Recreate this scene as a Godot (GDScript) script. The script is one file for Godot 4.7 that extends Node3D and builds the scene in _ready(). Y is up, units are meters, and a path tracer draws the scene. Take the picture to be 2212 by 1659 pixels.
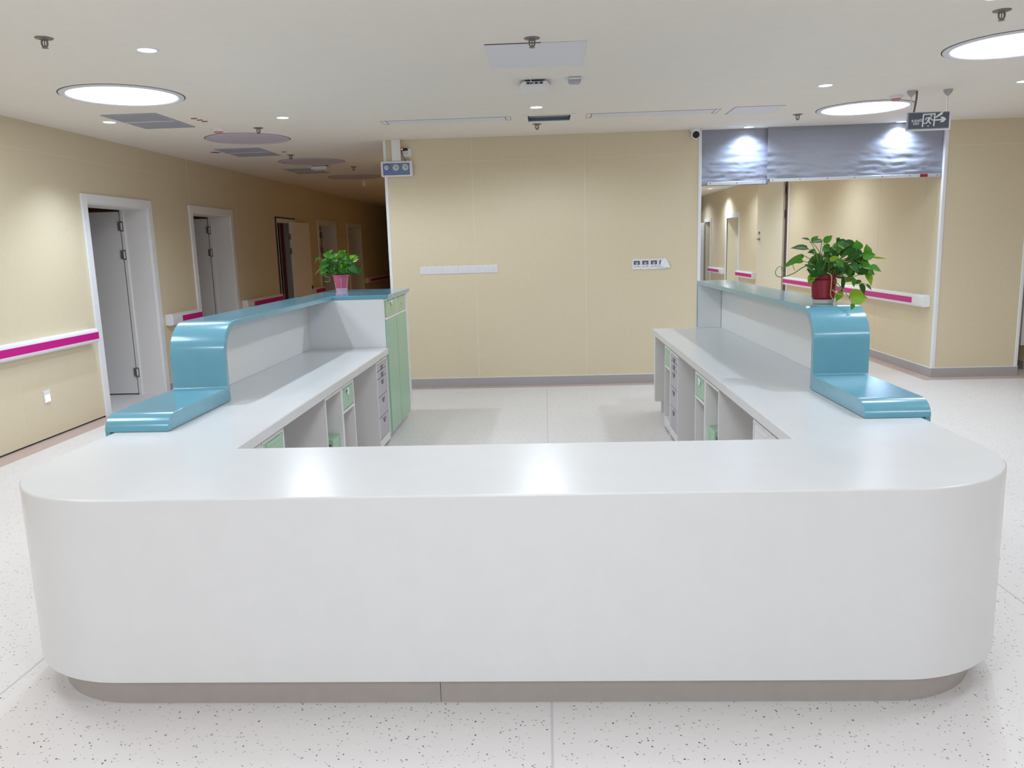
extends Node3D

# Units are metres; the nurses' station stands in a hospital hall, the camera looks down -z.
const CEIL := 2.76
const LEFT_WALL := -4.45
const BACK_WALL := -8.95
const RIGHT_WALL := 4.28
const LEDGE := 1.215
const TOP := 0.782
const LAMP_TINT := Color(0.9, 0.952, 1.0)

var M := {}
var rng := RandomNumberGenerator.new()

# ------------------------------------------------------------------ mesh builder
class MB:
	var v := PackedVector3Array()
	var n := PackedVector3Array()
	var xf := Transform3D()

	func tri(a: Vector3, b: Vector3, c: Vector3, na: Vector3, nb: Vector3, nc: Vector3) -> void:
		if (b - a).cross(c - a).dot(na + nb + nc) > 0.0:
			var t := b
			b = c
			c = t
			t = nb
			nb = nc
			nc = t
		v.append(xf * a)
		v.append(xf * b)
		v.append(xf * c)
		n.append((xf.basis * na).normalized())
		n.append((xf.basis * nb).normalized())
		n.append((xf.basis * nc).normalized())

	func quad(a: Vector3, b: Vector3, c: Vector3, d: Vector3, m: Vector3) -> void:
		tri(a, b, c, m, m, m)
		tri(a, c, d, m, m, m)

	func quadn(a: Vector3, b: Vector3, c: Vector3, d: Vector3, na: Vector3, nb: Vector3, nc: Vector3, nd: Vector3) -> void:
		tri(a, b, c, na, nb, nc)
		tri(a, c, d, na, nc, nd)

	# chamfered box between two corners
	func box(lo: Vector3, hi: Vector3, ch := 0.003, turn := Basis()) -> MB:
		var o := (lo + hi) / 2.0
		var h := ((hi - lo) / 2.0).abs()
		var c := minf(ch, minf(h.x, minf(h.y, h.z)) * 0.9)
		var p := {}
		for sx in [-1, 1]:
			for sy in [-1, 1]:
				for sz in [-1, 1]:
					var s := Vector3(sx, sy, sz)
					for k in 3:
						var q := s * h - s * c
						q[k] = s[k] * h[k]
						p[[sx, sy, sz, k]] = o + turn * q
		for k in 3:
			var a := (k + 1) % 3
			var b := (k + 2) % 3
			for s in [-1, 1]:
				var m := Vector3.ZERO
				m[k] = s
				var key := func(i: int, j: int) -> Array:
					var r := [0, 0, 0, k]
					r[k] = s
					r[a] = i
					r[b] = j
					return r
				quad(p[key.call(-1, -1)], p[key.call(1, -1)], p[key.call(1, 1)], p[key.call(-1, 1)], turn * m)
			if c > 0.0:
				for s in [-1, 1]:
					for t in [-1, 1]:
						var r0 := [0, 0, 0, a]
						r0[k] = -1
						r0[a] = s
						r0[b] = t
						var r1 := r0.duplicate()
						r1[k] = 1
						var q0 := r0.duplicate()
						q0[3] = b
						var q1 := r1.duplicate()
						q1[3] = b
						var m2 := Vector3.ZERO
						m2[a] = s
						m2[b] = t
						quad(p[r0], p[r1], p[q1], p[q0], turn * m2.normalized())
		if c > 0.0:
			for sx in [-1, 1]:
				for sy in [-1, 1]:
					for sz in [-1, 1]:
						var m3 := turn * Vector3(sx, sy, sz).normalized()
						tri(p[[sx, sy, sz, 0]], p[[sx, sy, sz, 1]], p[[sx, sy, sz, 2]], m3, m3, m3)
		return self

	# profile of (radius, height) turned round the local y axis at o
	func lathe(prof: Array, o: Vector3, seg := 24, turn := Basis(), smooth := false) -> MB:
		for i in prof.size() - 1:
			var a: Vector2 = prof[i]
			var b: Vector2 = prof[i + 1]
			var d := b - a
			var m := Vector2(d.y, -d.x).normalized()
			var ma := m
			var mb2 := m
			if smooth:
				if i > 0:
					var e: Vector2 = a - prof[i - 1]
					ma = (m + Vector2(e.y, -e.x).normalized()).normalized()
				if i < prof.size() - 2:
					var e2: Vector2 = prof[i + 2] - b
					mb2 = (m + Vector2(e2.y, -e2.x).normalized()).normalized()
			for k in seg:
				var t0 := TAU * k / seg
				var t1 := TAU * (k + 1) / seg
				var u0 := Vector3(cos(t0), 0, sin(t0))
				var u1 := Vector3(cos(t1), 0, sin(t1))
				var up := Vector3.UP
				var p := [o + turn * (u0 * a.x + up * a.y), o + turn * (u1 * a.x + up * a.y), o + turn * (u1 * b.x + up * b.y), o + turn * (u0 * b.x + up * b.y)]
				var q := [turn * (u0 * ma.x + up * ma.y), turn * (u1 * ma.x + up * ma.y), turn * (u1 * mb2.x + up * mb2.y), turn * (u0 * mb2.x + up * mb2.y)]
				if a.x > 1e-6:
					tri(p[0], p[1], p[2], q[0], q[1], q[2])
				if b.x > 1e-6:
					tri(p[0], p[2], p[3], q[0], q[2], q[3])
		return self

	func tube(pts: Array, r0: float, r1 := -1.0, seg := 8) -> MB:
		if r1 < 0.0:
			r1 = r0
		var rings := []
		var norms := []
		var side := Vector3.ZERO
		for i in pts.size():
			var d: Vector3 = (pts[mini(i + 1, pts.size() - 1)] - pts[maxi(i - 1, 0)]).normalized()
			if side == Vector3.ZERO:
				side = d.cross(Vector3(0.31, 0.2, 0.93) if absf(d.z) < 0.9 else Vector3.UP).normalized()
			side = (side - d * d.dot(side)).normalized()
			var oth := d.cross(side)
			var r := lerpf(r0, r1, float(i) / (pts.size() - 1))
			var ring := []
			var nr := []
			for k in seg:
				var t := TAU * k / seg
				var u := side * cos(t) + oth * sin(t)
				ring.append(pts[i] + u * r)
				nr.append(u)
			rings.append(ring)
			norms.append(nr)
		for i in pts.size() - 1:
			for k in seg:
				var j := (k + 1) % seg
				quadn(rings[i][k], rings[i][j], rings[i + 1][j], rings[i + 1][k], norms[i][k], norms[i][j], norms[i + 1][j], norms[i + 1][k])
		for e in [0, pts.size() - 1]:
			var m: Vector3 = (pts[0] - pts[1]).normalized() if e == 0 else (pts[e] - pts[e - 1]).normalized()
			for k in seg:
				tri(pts[e], rings[e][k], rings[e][(k + 1) % seg], m, m, m)
		return self

	static func inset(poly: PackedVector2Array, d: float) -> PackedVector2Array:
		var out := PackedVector2Array()
		var s := -1.0 if Geometry2D.is_polygon_clockwise(poly) else 1.0
		for i in poly.size():
			var a := (poly[i] - poly[i - 1]).normalized()
			var b := (poly[(i + 1) % poly.size()] - poly[i]).normalized()
			var na := Vector2(-a.y, a.x) * s
			var nb := Vector2(-b.y, b.x) * s
			var m := (na + nb).normalized()
			out.append(poly[i] + m * d / maxf(m.dot(na), 0.3))
		return out

	# polygon in the plane of the first two columns of «axes», run along the third from w0 to w1
	func prism(poly: PackedVector2Array, w0: float, w1: float, axes: Basis, ch := 0.0, both := true) -> MB:
		var s := 1.0 if Geometry2D.is_polygon_clockwise(poly) else -1.0
		var small := inset(poly, ch) if ch > 0.0 else poly
		var N := poly.size()
		var en := []
		for i in N:
			var d := (poly[(i + 1) % N] - poly[i]).normalized()
			en.append(Vector2(-d.y, d.x) * s)
		var at := func(p: Vector2, w: float) -> Vector3: return axes * Vector3(p.x, p.y, w)
		var idx := Geometry2D.triangulate_polygon(small)
		for e in [[w0, -1.0], [w1, 1.0]]:
			var m := axes * Vector3(0, 0, e[1])
			var cap := small if both or e[1] > 0.0 else poly
			for t in range(0, idx.size(), 3):
				tri(at.call(cap[idx[t]], e[0]), at.call(cap[idx[t + 1]], e[0]), at.call(cap[idx[t + 2]], e[0]), m, m, m)
		for i in N:
			var j := (i + 1) % N
			var ni: Vector2 = en[i]
			var nj: Vector2 = en[i]
			if en[i].dot(en[i - 1]) > 0.7:
				ni = (en[i] + en[i - 1]).normalized()
			if en[i].dot(en[j]) > 0.7:
				nj = (en[i] + en[j]).normalized()
			var vi := axes * Vector3(ni.x, ni.y, 0)
			var vj := axes * Vector3(nj.x, nj.y, 0)
			var lo := w0 + (ch if both else 0.0)
			quadn(at.call(poly[i], lo), at.call(poly[j], lo), at.call(poly[j], w1 - ch), at.call(poly[i], w1 - ch), vi, vj, vj, vi)
			if ch > 0.0:
				for e in ([[w0, w0 + ch, -1.0], [w1, w1 - ch, 1.0]] if both else [[w1, w1 - ch, 1.0]]):
					var k := axes * Vector3(0, 0, e[2])
					quadn(at.call(small[i], e[0]), at.call(small[j], e[0]), at.call(poly[j], e[1]), at.call(poly[i], e[1]), (vi * 0.4 + k).normalized(), (vj * 0.4 + k).normalized(), (vj + k * 0.4).normalized(), (vi + k * 0.4).normalized())
		return self

	# rows of points with smooth normals; «towards» says which side is the front
	func grid(rows: Array, towards: Vector3) -> MB:
		var norms := []
		for i in rows.size():
			var r := []
			for j in rows[i].size():
				var du: Vector3 = rows[i][mini(j + 1, rows[i].size() - 1)] - rows[i][maxi(j - 1, 0)]
				var dv: Vector3 = rows[mini(i + 1, rows.size() - 1)][j] - rows[maxi(i - 1, 0)][j]
				var m := du.cross(dv).normalized()
				r.append(m if m.dot(towards) >= 0.0 else -m)
			norms.append(r)
		for i in rows.size() - 1:
			for j in rows[i].size() - 1:
				quadn(rows[i][j], rows[i][j + 1], rows[i + 1][j + 1], rows[i + 1][j], norms[i][j], norms[i][j + 1], norms[i + 1][j + 1], norms[i + 1][j])
		return self

	func mesh() -> ArrayMesh:
		var a := []
		a.resize(Mesh.ARRAY_MAX)
		a[Mesh.ARRAY_VERTEX] = v
		a[Mesh.ARRAY_NORMAL] = n
		var m := ArrayMesh.new()
		m.add_surface_from_arrays(Mesh.PRIMITIVE_TRIANGLES, a)
		return m

# ------------------------------------------------------------------ scene helpers
var used := {}

func numbered(called: String) -> String:
	var k: int = used.get(called, 0)
	used[called] = k + 1
	return called if k == 0 else "%s_%03d" % [called, k]

func thing(called: String, label: String, category: String, at := Vector3.ZERO, group := "", kind := "") -> Node3D:
	var o := Node3D.new()
	o.name = numbered(called)
	add_child(o)
	o.position = at
	o.set_meta("label", label)
	o.set_meta("category", category)
	if group:
		o.set_meta("group", group)
	if kind:
		o.set_meta("kind", kind)
	return o

# builder whose points are given in world places, for the thing at «at»
func wb(o: Node3D) -> MB:
	var m := MB.new()
	m.xf = Transform3D(Basis(), -o.position)
	return m

func part(called: String, m: MB, mat: Material, parent: Node3D, label := "") -> MeshInstance3D:
	var o := MeshInstance3D.new()
	o.name = called
	o.mesh = m.mesh()
	o.material_override = mat
	parent.add_child(o, true)
	if label:
		o.set_meta("label", label)
	return o

func V(x: float, y: float, z: float) -> Vector3:
	return Vector3(x, y, z)

func C(r: float, g: float, b: float) -> Color:
	return Color(r / 255.0, g / 255.0, b / 255.0)

func mat(c: Color, rough := 0.5, metal := 0.0, spec := 0.5) -> StandardMaterial3D:
	var m := StandardMaterial3D.new()
	m.albedo_color = c
	m.roughness = rough
	m.metallic = metal
	m.metallic_specular = spec
	return m

func glow(c: Color, e: float) -> StandardMaterial3D:
	var m := mat(C(245, 245, 245), 0.6)
	m.emission_enabled = true
	m.emission = c
	m.emission_energy_multiplier = e
	return m

func fine(m: StandardMaterial3D, freq: float, scale: float, lo: float, relief := 0.0) -> StandardMaterial3D:
	# faint tone and relief that repeat every 1/scale metres
	var f := FastNoiseLite.new()
	f.seed = 7
	f.frequency = freq
	f.fractal_octaves = 4
	var t := NoiseTexture2D.new()
	t.width = 512
	t.height = 512
	t.seamless = true
	t.noise = f
	var g := Gradient.new()
	g.set_color(0, Color(lo, lo, lo))
	g.set_color(1, Color(1, 1, 1))
	t.color_ramp = g
	m.albedo_texture = t
	m.uv1_triplanar = true
	m.uv1_world_triplanar = true
	m.uv1_scale = Vector3(scale, scale, scale)
	if relief > 0.0:
		m.heightmap_enabled = true
		m.heightmap_texture = t
		m.heightmap_scale = relief
	return m

func floor_texture() -> ImageTexture:
	# pale sheet vinyl, two metres square: dark and grey chips and faint clouds
	var S := 2048
	var im := Image.create(S, S, false, Image.FORMAT_RGB8)
	im.fill(C(236, 231, 230))
	var r := RandomNumberGenerator.new()
	r.seed = 11
	for k in 420:
		var cx := r.randi_range(0, S)
		var cy := r.randi_range(0, S)
		var w := r.randi_range(20, 70)
		var tone := C(239, 231, 230) if r.randf() < 0.5 else C(234, 231, 228)
		for i in w:
			var ang := r.randf() * TAU
			var d := sqrt(r.randf()) * w
			im.fill_rect(Rect2i(int(cx + cos(ang) * d * 1.6), int(cy + sin(ang) * d), 5, 3), tone)
	for k in 3700:
		var big := r.randf()
		var size := 1.25 + 1.45 * big * big * big
		var tone := C(60, 54, 56).lerp(C(140, 130, 130), r.randf() * r.randf())
		if k % 3 == 0:
			tone = C(188, 180, 180)
			size *= 1.2
		if k % 260 == 0:
			tone = C(186, 182, 186)
			size = 5.0
		var cx := r.randi_range(12, S - 12)
		var cy := r.randi_range(12, S - 12)
		var ax := r.randf() * PI
		var st := r.randf_range(1.0, 1.9)
		var reach := int(size * st) + 1
		for y in range(-reach, reach + 1):
			for x in range(-reach, reach + 1):
				var u := (x * cos(ax) + y * sin(ax)) / st
				var w2 := -x * sin(ax) + y * cos(ax)
				if u * u + w2 * w2 < size * size:
					im.set_pixel(cx + x, cy + y, tone)
	return ImageTexture.create_from_image(im)

func make_materials() -> void:
	M.wall = fine(mat(C(228, 213, 184), 0.55), 0.02, 1.6, 0.988)
	M.joint = mat(C(238, 230, 210), 0.6)
	M.ceiling = fine(mat(C(244, 235, 224), 0.9), 0.01, 0.8, 0.99)
	M.white = mat(C(236, 236, 238), 0.4)
	M.trim = mat(C(240, 240, 243), 0.35)
	M.leaf_door = mat(C(245, 240, 238), 0.5)
	M.cream_door = fine(mat(C(232, 224, 204), 0.5), 0.02, 2.0, 0.97)
	M.solid = fine(mat(C(229, 229, 231), 0.25), 0.008, 1.0, 0.992)
	M.inner = mat(C(248, 247, 247), 0.3)
	M.blue = fine(mat(C(106, 171, 194), 0.2), 0.01, 2.0, 0.975)
	M.blue.clearcoat_enabled = true
	M.blue.clearcoat = 0.6
	M.blue.clearcoat_roughness = 0.09
	M.green = mat(C(170, 207, 178), 0.35)
	M.greygreen = mat(C(183, 207, 170), 0.35)
	M.carcass = mat(C(236, 232, 229), 0.45)
	M.carcass_edge = mat(C(240, 240, 238), 0.4)
	M.lilac = mat(C(196, 190, 198), 0.4)
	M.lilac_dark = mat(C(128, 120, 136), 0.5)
	M.steel = fine(mat(C(190, 182, 179), 0.45, 0.2), 0.02, 1.0, 0.97)
	M.chrome = mat(C(205, 203, 205), 0.25, 0.9)
	M.hinge = mat(C(132, 124, 120), 0.45, 0.4)
	M.base = mat(C(176, 172, 174), 0.4)
	M.dark = mat(C(40, 32, 34), 0.7)
	M.brown = mat(C(78, 52, 50), 0.5)
	M.black = mat(C(18, 18, 20), 0.6)
	M.pink = mat(C(206, 22, 138), 0.4)
	M.border = fine(mat(C(206, 182, 174), 0.45), 0.03, 1.0, 0.96)
	M.seam = mat(C(214, 208, 210), 0.4)
	M.vent = mat(C(176, 178, 190), 0.5)
	M.diffuser_off = mat(C(204, 194, 206), 0.5)
	M.pale = mat(C(229, 228, 232), 0.6)
	M.lamp = glow(Color(0.97, 0.985, 1.0), 2.2)
	M.spot = glow(Color(0.97, 0.98, 1.0), 4.0)
	M.rust = mat(C(160, 82, 66), 0.7)
	M.red = mat(C(204, 138, 130), 0.5)
	M.pipe = mat(C(150, 30, 50), 0.5)
	M.curtain = fine(mat(C(160, 162, 176), 0.5), 0.05, 3.0, 0.93)
	M.alu = mat(C(214, 216, 222), 0.35, 0.4)
	M.sign_face = mat(C(90, 95, 112), 0.35)
	M.sign_mark = mat(C(236, 240, 242), 0.5)
	M.clear = mat(Color(0.9, 0.93, 0.95, 0.22), 0.1)
	M.clear.transparency = BaseMaterial3D.TRANSPARENCY_ALPHA
	M.cable = mat(C(120, 100, 96), 0.6)
	M.emergency = mat(C(112, 132, 176), 0.45)
	M.emergency_blue = mat(C(60, 104, 190), 0.45)
	M.lens = mat(C(206, 210, 216), 0.25)
	M.led = glow(Color(1.0, 0.25, 0.12), 6.0)
	M.night = glow(Color(1.0, 0.98, 0.94), 1.6)
	M.paper = mat(C(240, 242, 250), 0.6)
	M.screen = mat(C(92, 96, 108), 0.3)
	M.pot_red = mat(C(128, 8, 38), 0.16)
	M.pot_pink = mat(C(206, 92, 126), 0.3)
	M.pot_pale = mat(C(226, 190, 212), 0.35)
	M.pot_base = mat(C(196, 196, 186), 0.2)
	M.soil = mat(C(52, 40, 32), 0.95)
	M.stem = mat(C(104, 128, 62), 0.5)
	M.root = mat(C(190, 186, 122), 0.6)
	var tones := [C(24, 78, 14), C(58, 122, 20), C(116, 152, 22), C(42, 104, 22)]
	M.leaves = []
	for t in tones:
		var m := mat(t, 0.4, 0.0, 0.35)
		m.cull_mode = BaseMaterial3D.CULL_DISABLED
		m.backlight_enabled = true
		m.backlight = Color(0.25, 0.35, 0.1)
		M.leaves.append(m)
	M.floor = mat(C(255, 255, 255), 0.36)
	M.floor.albedo_texture = floor_texture()
	M.floor.uv1_triplanar = true
	M.floor.uv1_world_triplanar = true
	M.floor.uv1_scale = Vector3(0.5, 0.5, 0.5)

# ------------------------------------------------------------------ start
func _ready() -> void:
	rng.seed = 5
	var cam := Camera3D.new()
	cam.name = "camera"
	add_child(cam)
	cam.position = V(0, 1.58, 0)
	cam.rotation = Vector3(-0.1727197, 0.0459913, -0.02895363)
	cam.fov = rad_to_deg(2.0 * atan(829.5 / 1708.5))
	cam.near = 0.05
	cam.far = 80.0
	cam.current = true
	var env := Environment.new()
	env.background_mode = Environment.BG_COLOR
	env.background_color = Color(0.02, 0.02, 0.02)
	env.ambient_light_source = Environment.AMBIENT_SOURCE_DISABLED
	env.tonemap_mode = Environment.TONE_MAPPER_LINEAR
	env.tonemap_exposure = 1.2
	env.sdfgi_enabled = true
	env.ssao_enabled = true
	env.ssil_enabled = true
	var we := WorldEnvironment.new()
	we.name = "environment"
	we.environment = env
	add_child(we)
	make_materials()
	ceiling_lamps()
	shell()
	doors()
	handrails()
	counter()
	cabinets()
	wall_fittings()
	ceiling_fittings()
	curtains()
	exit_sign()
	plants()

# ------------------------------------------------------------------ lamps
func round_lamp(at: Vector3, lit: bool, label: String, energy := 2.0) -> void:
	var t := thing("round_ceiling_light", label, "ceiling light", at, "large round ceiling lights" if lit else "unlit round ceiling lights in the dark corridor")
	part("trim_ring", MB.new().lathe([Vector2(0.425, 0.0), Vector2(0.42, -0.008), Vector2(0.39, -0.012), Vector2(0.378, -0.006), Vector2(0.378, 0.0)], Vector3.ZERO, 64), M.pale if lit else M.diffuser_off, t)
	part("shadow_gap", MB.new().lathe([Vector2(0.431, 0.0), Vector2(0.431, -0.002), Vector2(0.424, -0.002)], Vector3.ZERO, 64), M.dark, t)
	part("diffuser", MB.new().lathe([Vector2(0.378, -0.003), Vector2(0.0, -0.003)], Vector3.ZERO, 64), M.lamp if lit else M.diffuser_off, t)
	if lit:
		var l := AreaLight3D.new()
		l.name = "light"
		l.area_size = Vector2(0.6, 0.6)
		l.light_energy = energy
		l.light_color = LAMP_TINT
		l.area_range = 30.0
		l.area_attenuation = 2.0
		l.shadow_enabled = true
		t.add_child(l)
		l.position = V(0, -0.014, 0)
		l.rotation = Vector3(-PI / 2, 0, 0)

func downlight(at: Vector3, label: String, energy := 1.6, lit := true, tint := Color(0.9, 0.955, 1.0), cone := 70.0) -> void:
	var t := thing("downlight", label, "downlight", at, "recessed downlights")
	part("trim_ring", MB.new().lathe([Vector2(0.068, 0.0), Vector2(0.066, -0.004), Vector2(0.054, -0.005), Vector2(0.05, -0.001)], Vector3.ZERO, 32), M.trim if lit else M.diffuser_off, t)
	part("lens", MB.new().lathe([Vector2(0.052, -0.002), Vector2(0.0, -0.002)], Vector3.ZERO, 32), M.spot if lit else M.dark, t)
	if lit:
		var l := SpotLight3D.new()
		l.name = "light"
		l.light_energy = energy
		l.light_color = tint
		l.spot_angle = cone
		l.spot_angle_attenuation = 0.4 if cone > 76.0 else 1.0
		l.spot_attenuation = 2.0
		l.spot_range = 30.0
		l.light_size = 0.035
		l.shadow_enabled = true
		t.add_child(l)
		l.position = V(0, -0.04, 0)
		l.rotation = Vector3(-PI / 2, 0, 0)

func added_hall_panel(at: Vector3, label: String, energy: float) -> void:  # unseen panel lights added to brighten the counter and the hall
	var t := thing("added_panel_light", label, "ceiling light", at, "unseen square panel lights added over the hall")
	part("frame", MB.new().box(V(-0.3, -0.008, -0.3), V(0.3, 0, 0.3), 0.002), M.trim, t)
	part("diffuser", MB.new().box(V(-0.28, -0.01, -0.28), V(0.28, -0.007, 0.28), 0.0), M.lamp, t)
	var l := AreaLight3D.new()
	l.name = "light"
	l.area_size = Vector2(0.55, 0.55)
	l.light_energy = energy
	l.light_color = LAMP_TINT
	l.area_range = 30.0
	l.area_attenuation = 2.0
	l.shadow_enabled = true
	t.add_child(l)
	l.position = V(0, -0.016, 0)
	l.rotation = Vector3(-PI / 2, 0, 0)

func ceiling_lamps() -> void:
	var y := CEIL
	round_lamp(V(-3.10, y, -6.02), true, "large lit round ceiling light on the left, above the counter's left arm", 1.05)
	round_lamp(V(3.02, y, -7.88), true, "large lit round ceiling light behind the hanging exit sign", 0.8)
	round_lamp(V(3.05, y, -5.5), true, "large lit round ceiling light cut by the right edge of the photo", 0.8)
	var far := ["first", "second", "third"]
	for k in 3:
		round_lamp(V(-3.10, y, -3.4 + 2.4 * k), true, "lit round ceiling light over the hall's left side, %s outside the view" % far[k], 1.1)
		round_lamp(V(3.05, y, -3.1 + 2.4 * k), true, "lit round ceiling light over the hall's right side, %s outside the view" % far[k], 1.0)
	added_hall_panel(V(-0.1, y, -3.3), "added square panel light over the counter's front, outside the view", 1.08)
	added_hall_panel(V(0.0, y, -1.0), "added unseen square panel light over the photographer", 1.2)
	added_hall_panel(V(-0.3, y, 1.4), "added unseen square panel light behind the photographer", 4.0)
	added_hall_panel(V(0.3, y, 3.6), "added unseen square panel light at the near end of the hall", 4.0)
	round_lamp(V(-3.07, y, -8.45), false, "nearest of the unlit round ceiling lights in the dark left corridor")
	round_lamp(V(-3.07, y, -10.75), false, "second unlit round ceiling light down the dark left corridor")
	round_lamp(V(-3.07, y, -13.15), false, "farthest unlit round ceiling light, half hidden by the back wall's edge")
	downlight(V(-2.28, y, -4.76), "lit downlight nearest the camera on the left, before the big round light")
	downlight(V(-2.30, y, -7.23), "lit downlight between the grey air vent and the back wall", 1.3, true, Color(0.9, 0.955, 1.0), 80.0)
	downlight(V(-3.82, y, -7.13), "lit downlight close to the left wall beside the grey air vent", 1.75, true, Color(0.86, 0.93, 1.0), 54.0)
	downlight(V(-0.05, y, -7.17), "lit downlight in the middle, just before the dark open slot", 1.0, true, Color(0.9, 0.955, 1.0), 84.0)
	downlight(V(2.24, y, -6.66), "lit downlight on the right before the round light by the exit sign", 1.2)
	downlight(V(3.85, y, -6.8), "lit downlight cut by the photo's right edge above the pillar", 1.0)
	downlight(V(2.20, y, -8.885), "lit downlight shining down the left half of the grey smoke curtain", 0.75, true, Color(0.8, 0.9, 1.0), 72.0)
	downlight(V(3.80, y, -8.88), "lit downlight behind the exit sign shining on the grey smoke curtain", 0.75, true, Color(0.8, 0.9, 1.0), 72.0)
	downlight(V(2.32, y, -4.40), "lit downlight at the photo's top right edge beside the sprinkler", 1.2)
	downlight(V(-3.83, y, -9.44), "unlit downlight beside the second vent in the dark left corridor", 0.0, false)
	downlight(V(3.85, y, -19.0), "lit downlight far down the right corridor, seen under the smoke curtain", 2.0)
	var n := ["first", "second", "third", "fourth", "fifth", "sixth", "seventh"]
	var spots := [V(3.45, y, -11.3), V(2.4, y, -11.6), V(3.45, y, -13.9), V(2.4, y, -14.5), V(3.55, y, -16.4), V(2.4, y, -18.0), V(3.6, y, -21.4)]
	for k in 7:
		downlight(spots[k], "lit downlight in the right corridor behind the smoke curtain, %s from the opening" % n[k], 1.5, true, Color(0.9, 0.955, 1.0), 76.0)
	var m := ["first", "second", "third"]  # added lights, kept out of view, that lift the dark left corridor
	for k in 3:
		downlight(V([-1.95, -2.1, -2.2][k], y, [-10.9, -14.2, -18.0][k]), "added dim warm downlight in the left corridor, unseen behind the back wall, %s of three" % m[k], [0.3, 0.6, 0.6][k], true, Color(1.0, 0.82, 0.55))

# ------------------------------------------------------------------ room
# panels on a wall face: «flat» maps (along, up, out) to the world; cells between seams, clipped above openings
func panelled(o: Node3D, along: Array, seams: Array, openings: Array, rows: Array, place: Callable, thick := 0.012) -> void:
	var cuts := [along[0], along[1]]
	for s in seams:
		if s > along[0] and s < along[1]:
			cuts.append(s)
	for op in openings:
		for e in [op[0], op[1]]:
			if e > along[0] and e < along[1]:
				cuts.append(e)
	cuts.sort()
	for i in cuts.size() - 1:
		var a: float = cuts[i]
		var b: float = cuts[i + 1]
		if b - a < 0.02:
			continue
		var floor_y: float = rows[0]
		for op in openings:
			if (a + b) / 2 > op[0] and (a + b) / 2 < op[1]:
				floor_y = op[2]
		var ga := 0.0025 if seams.has(a) else 0.0
		var gb := 0.0025 if seams.has(b) else 0.0
		for k in rows.size() - 1:
			var lo := maxf(rows[k], floor_y)
			var hi: float = rows[k + 1]
			if hi - lo < 0.02:
				continue
			var p0: Vector3 = place.call(a + ga, lo + (0.0025 if k > 0 else 0.0), 0.0)
			var p1: Vector3 = place.call(b - gb, hi - (0.0025 if k < rows.size() - 2 else 0.0), -thick)
			part("panel", wb(o).box(p0.min(p1), p0.max(p1), 0.0), M.wall, o)

func wall_core(o: Node3D, along: Array, openings: Array, place: Callable, depth: float, y0 := 0.0) -> void:
	var cuts := [along[0], along[1]]
	for op in openings:
		cuts.append(op[0])
		cuts.append(op[1])
	cuts.sort()
	var m := wb(o)
	for i in cuts.size() - 1:
		var a: float = cuts[i]
		var b: float = cuts[i + 1]
		var lo := y0
		for op in openings:
			if (a + b) / 2 > op[0] and (a + b) / 2 < op[1]:
				lo = op[2]
		var p0: Vector3 = place.call(a, lo, -0.0012)
		var p1: Vector3 = place.call(b, CEIL, -depth)
		m.box(p0.min(p1), p0.max(p1), 0.0)
	part("wall_core", m, M.joint, o)

var left_doors := [[-7.69, -8.89], [-10.03, -11.25], [-13.22, -14.22], [-15.69, -16.95], [-18.03, -19.27]]

func slab(called: String, label: String, category: String, lo: Vector3, hi: Vector3, m: Material) -> Node3D:
	var c := (lo + hi) / 2
	var o := thing(called, label, category, V(c.x, lo.y, c.z), "", "structure")
	part("surface", wb(o).box(lo, hi, 0.0), m, o)
	return o

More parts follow.
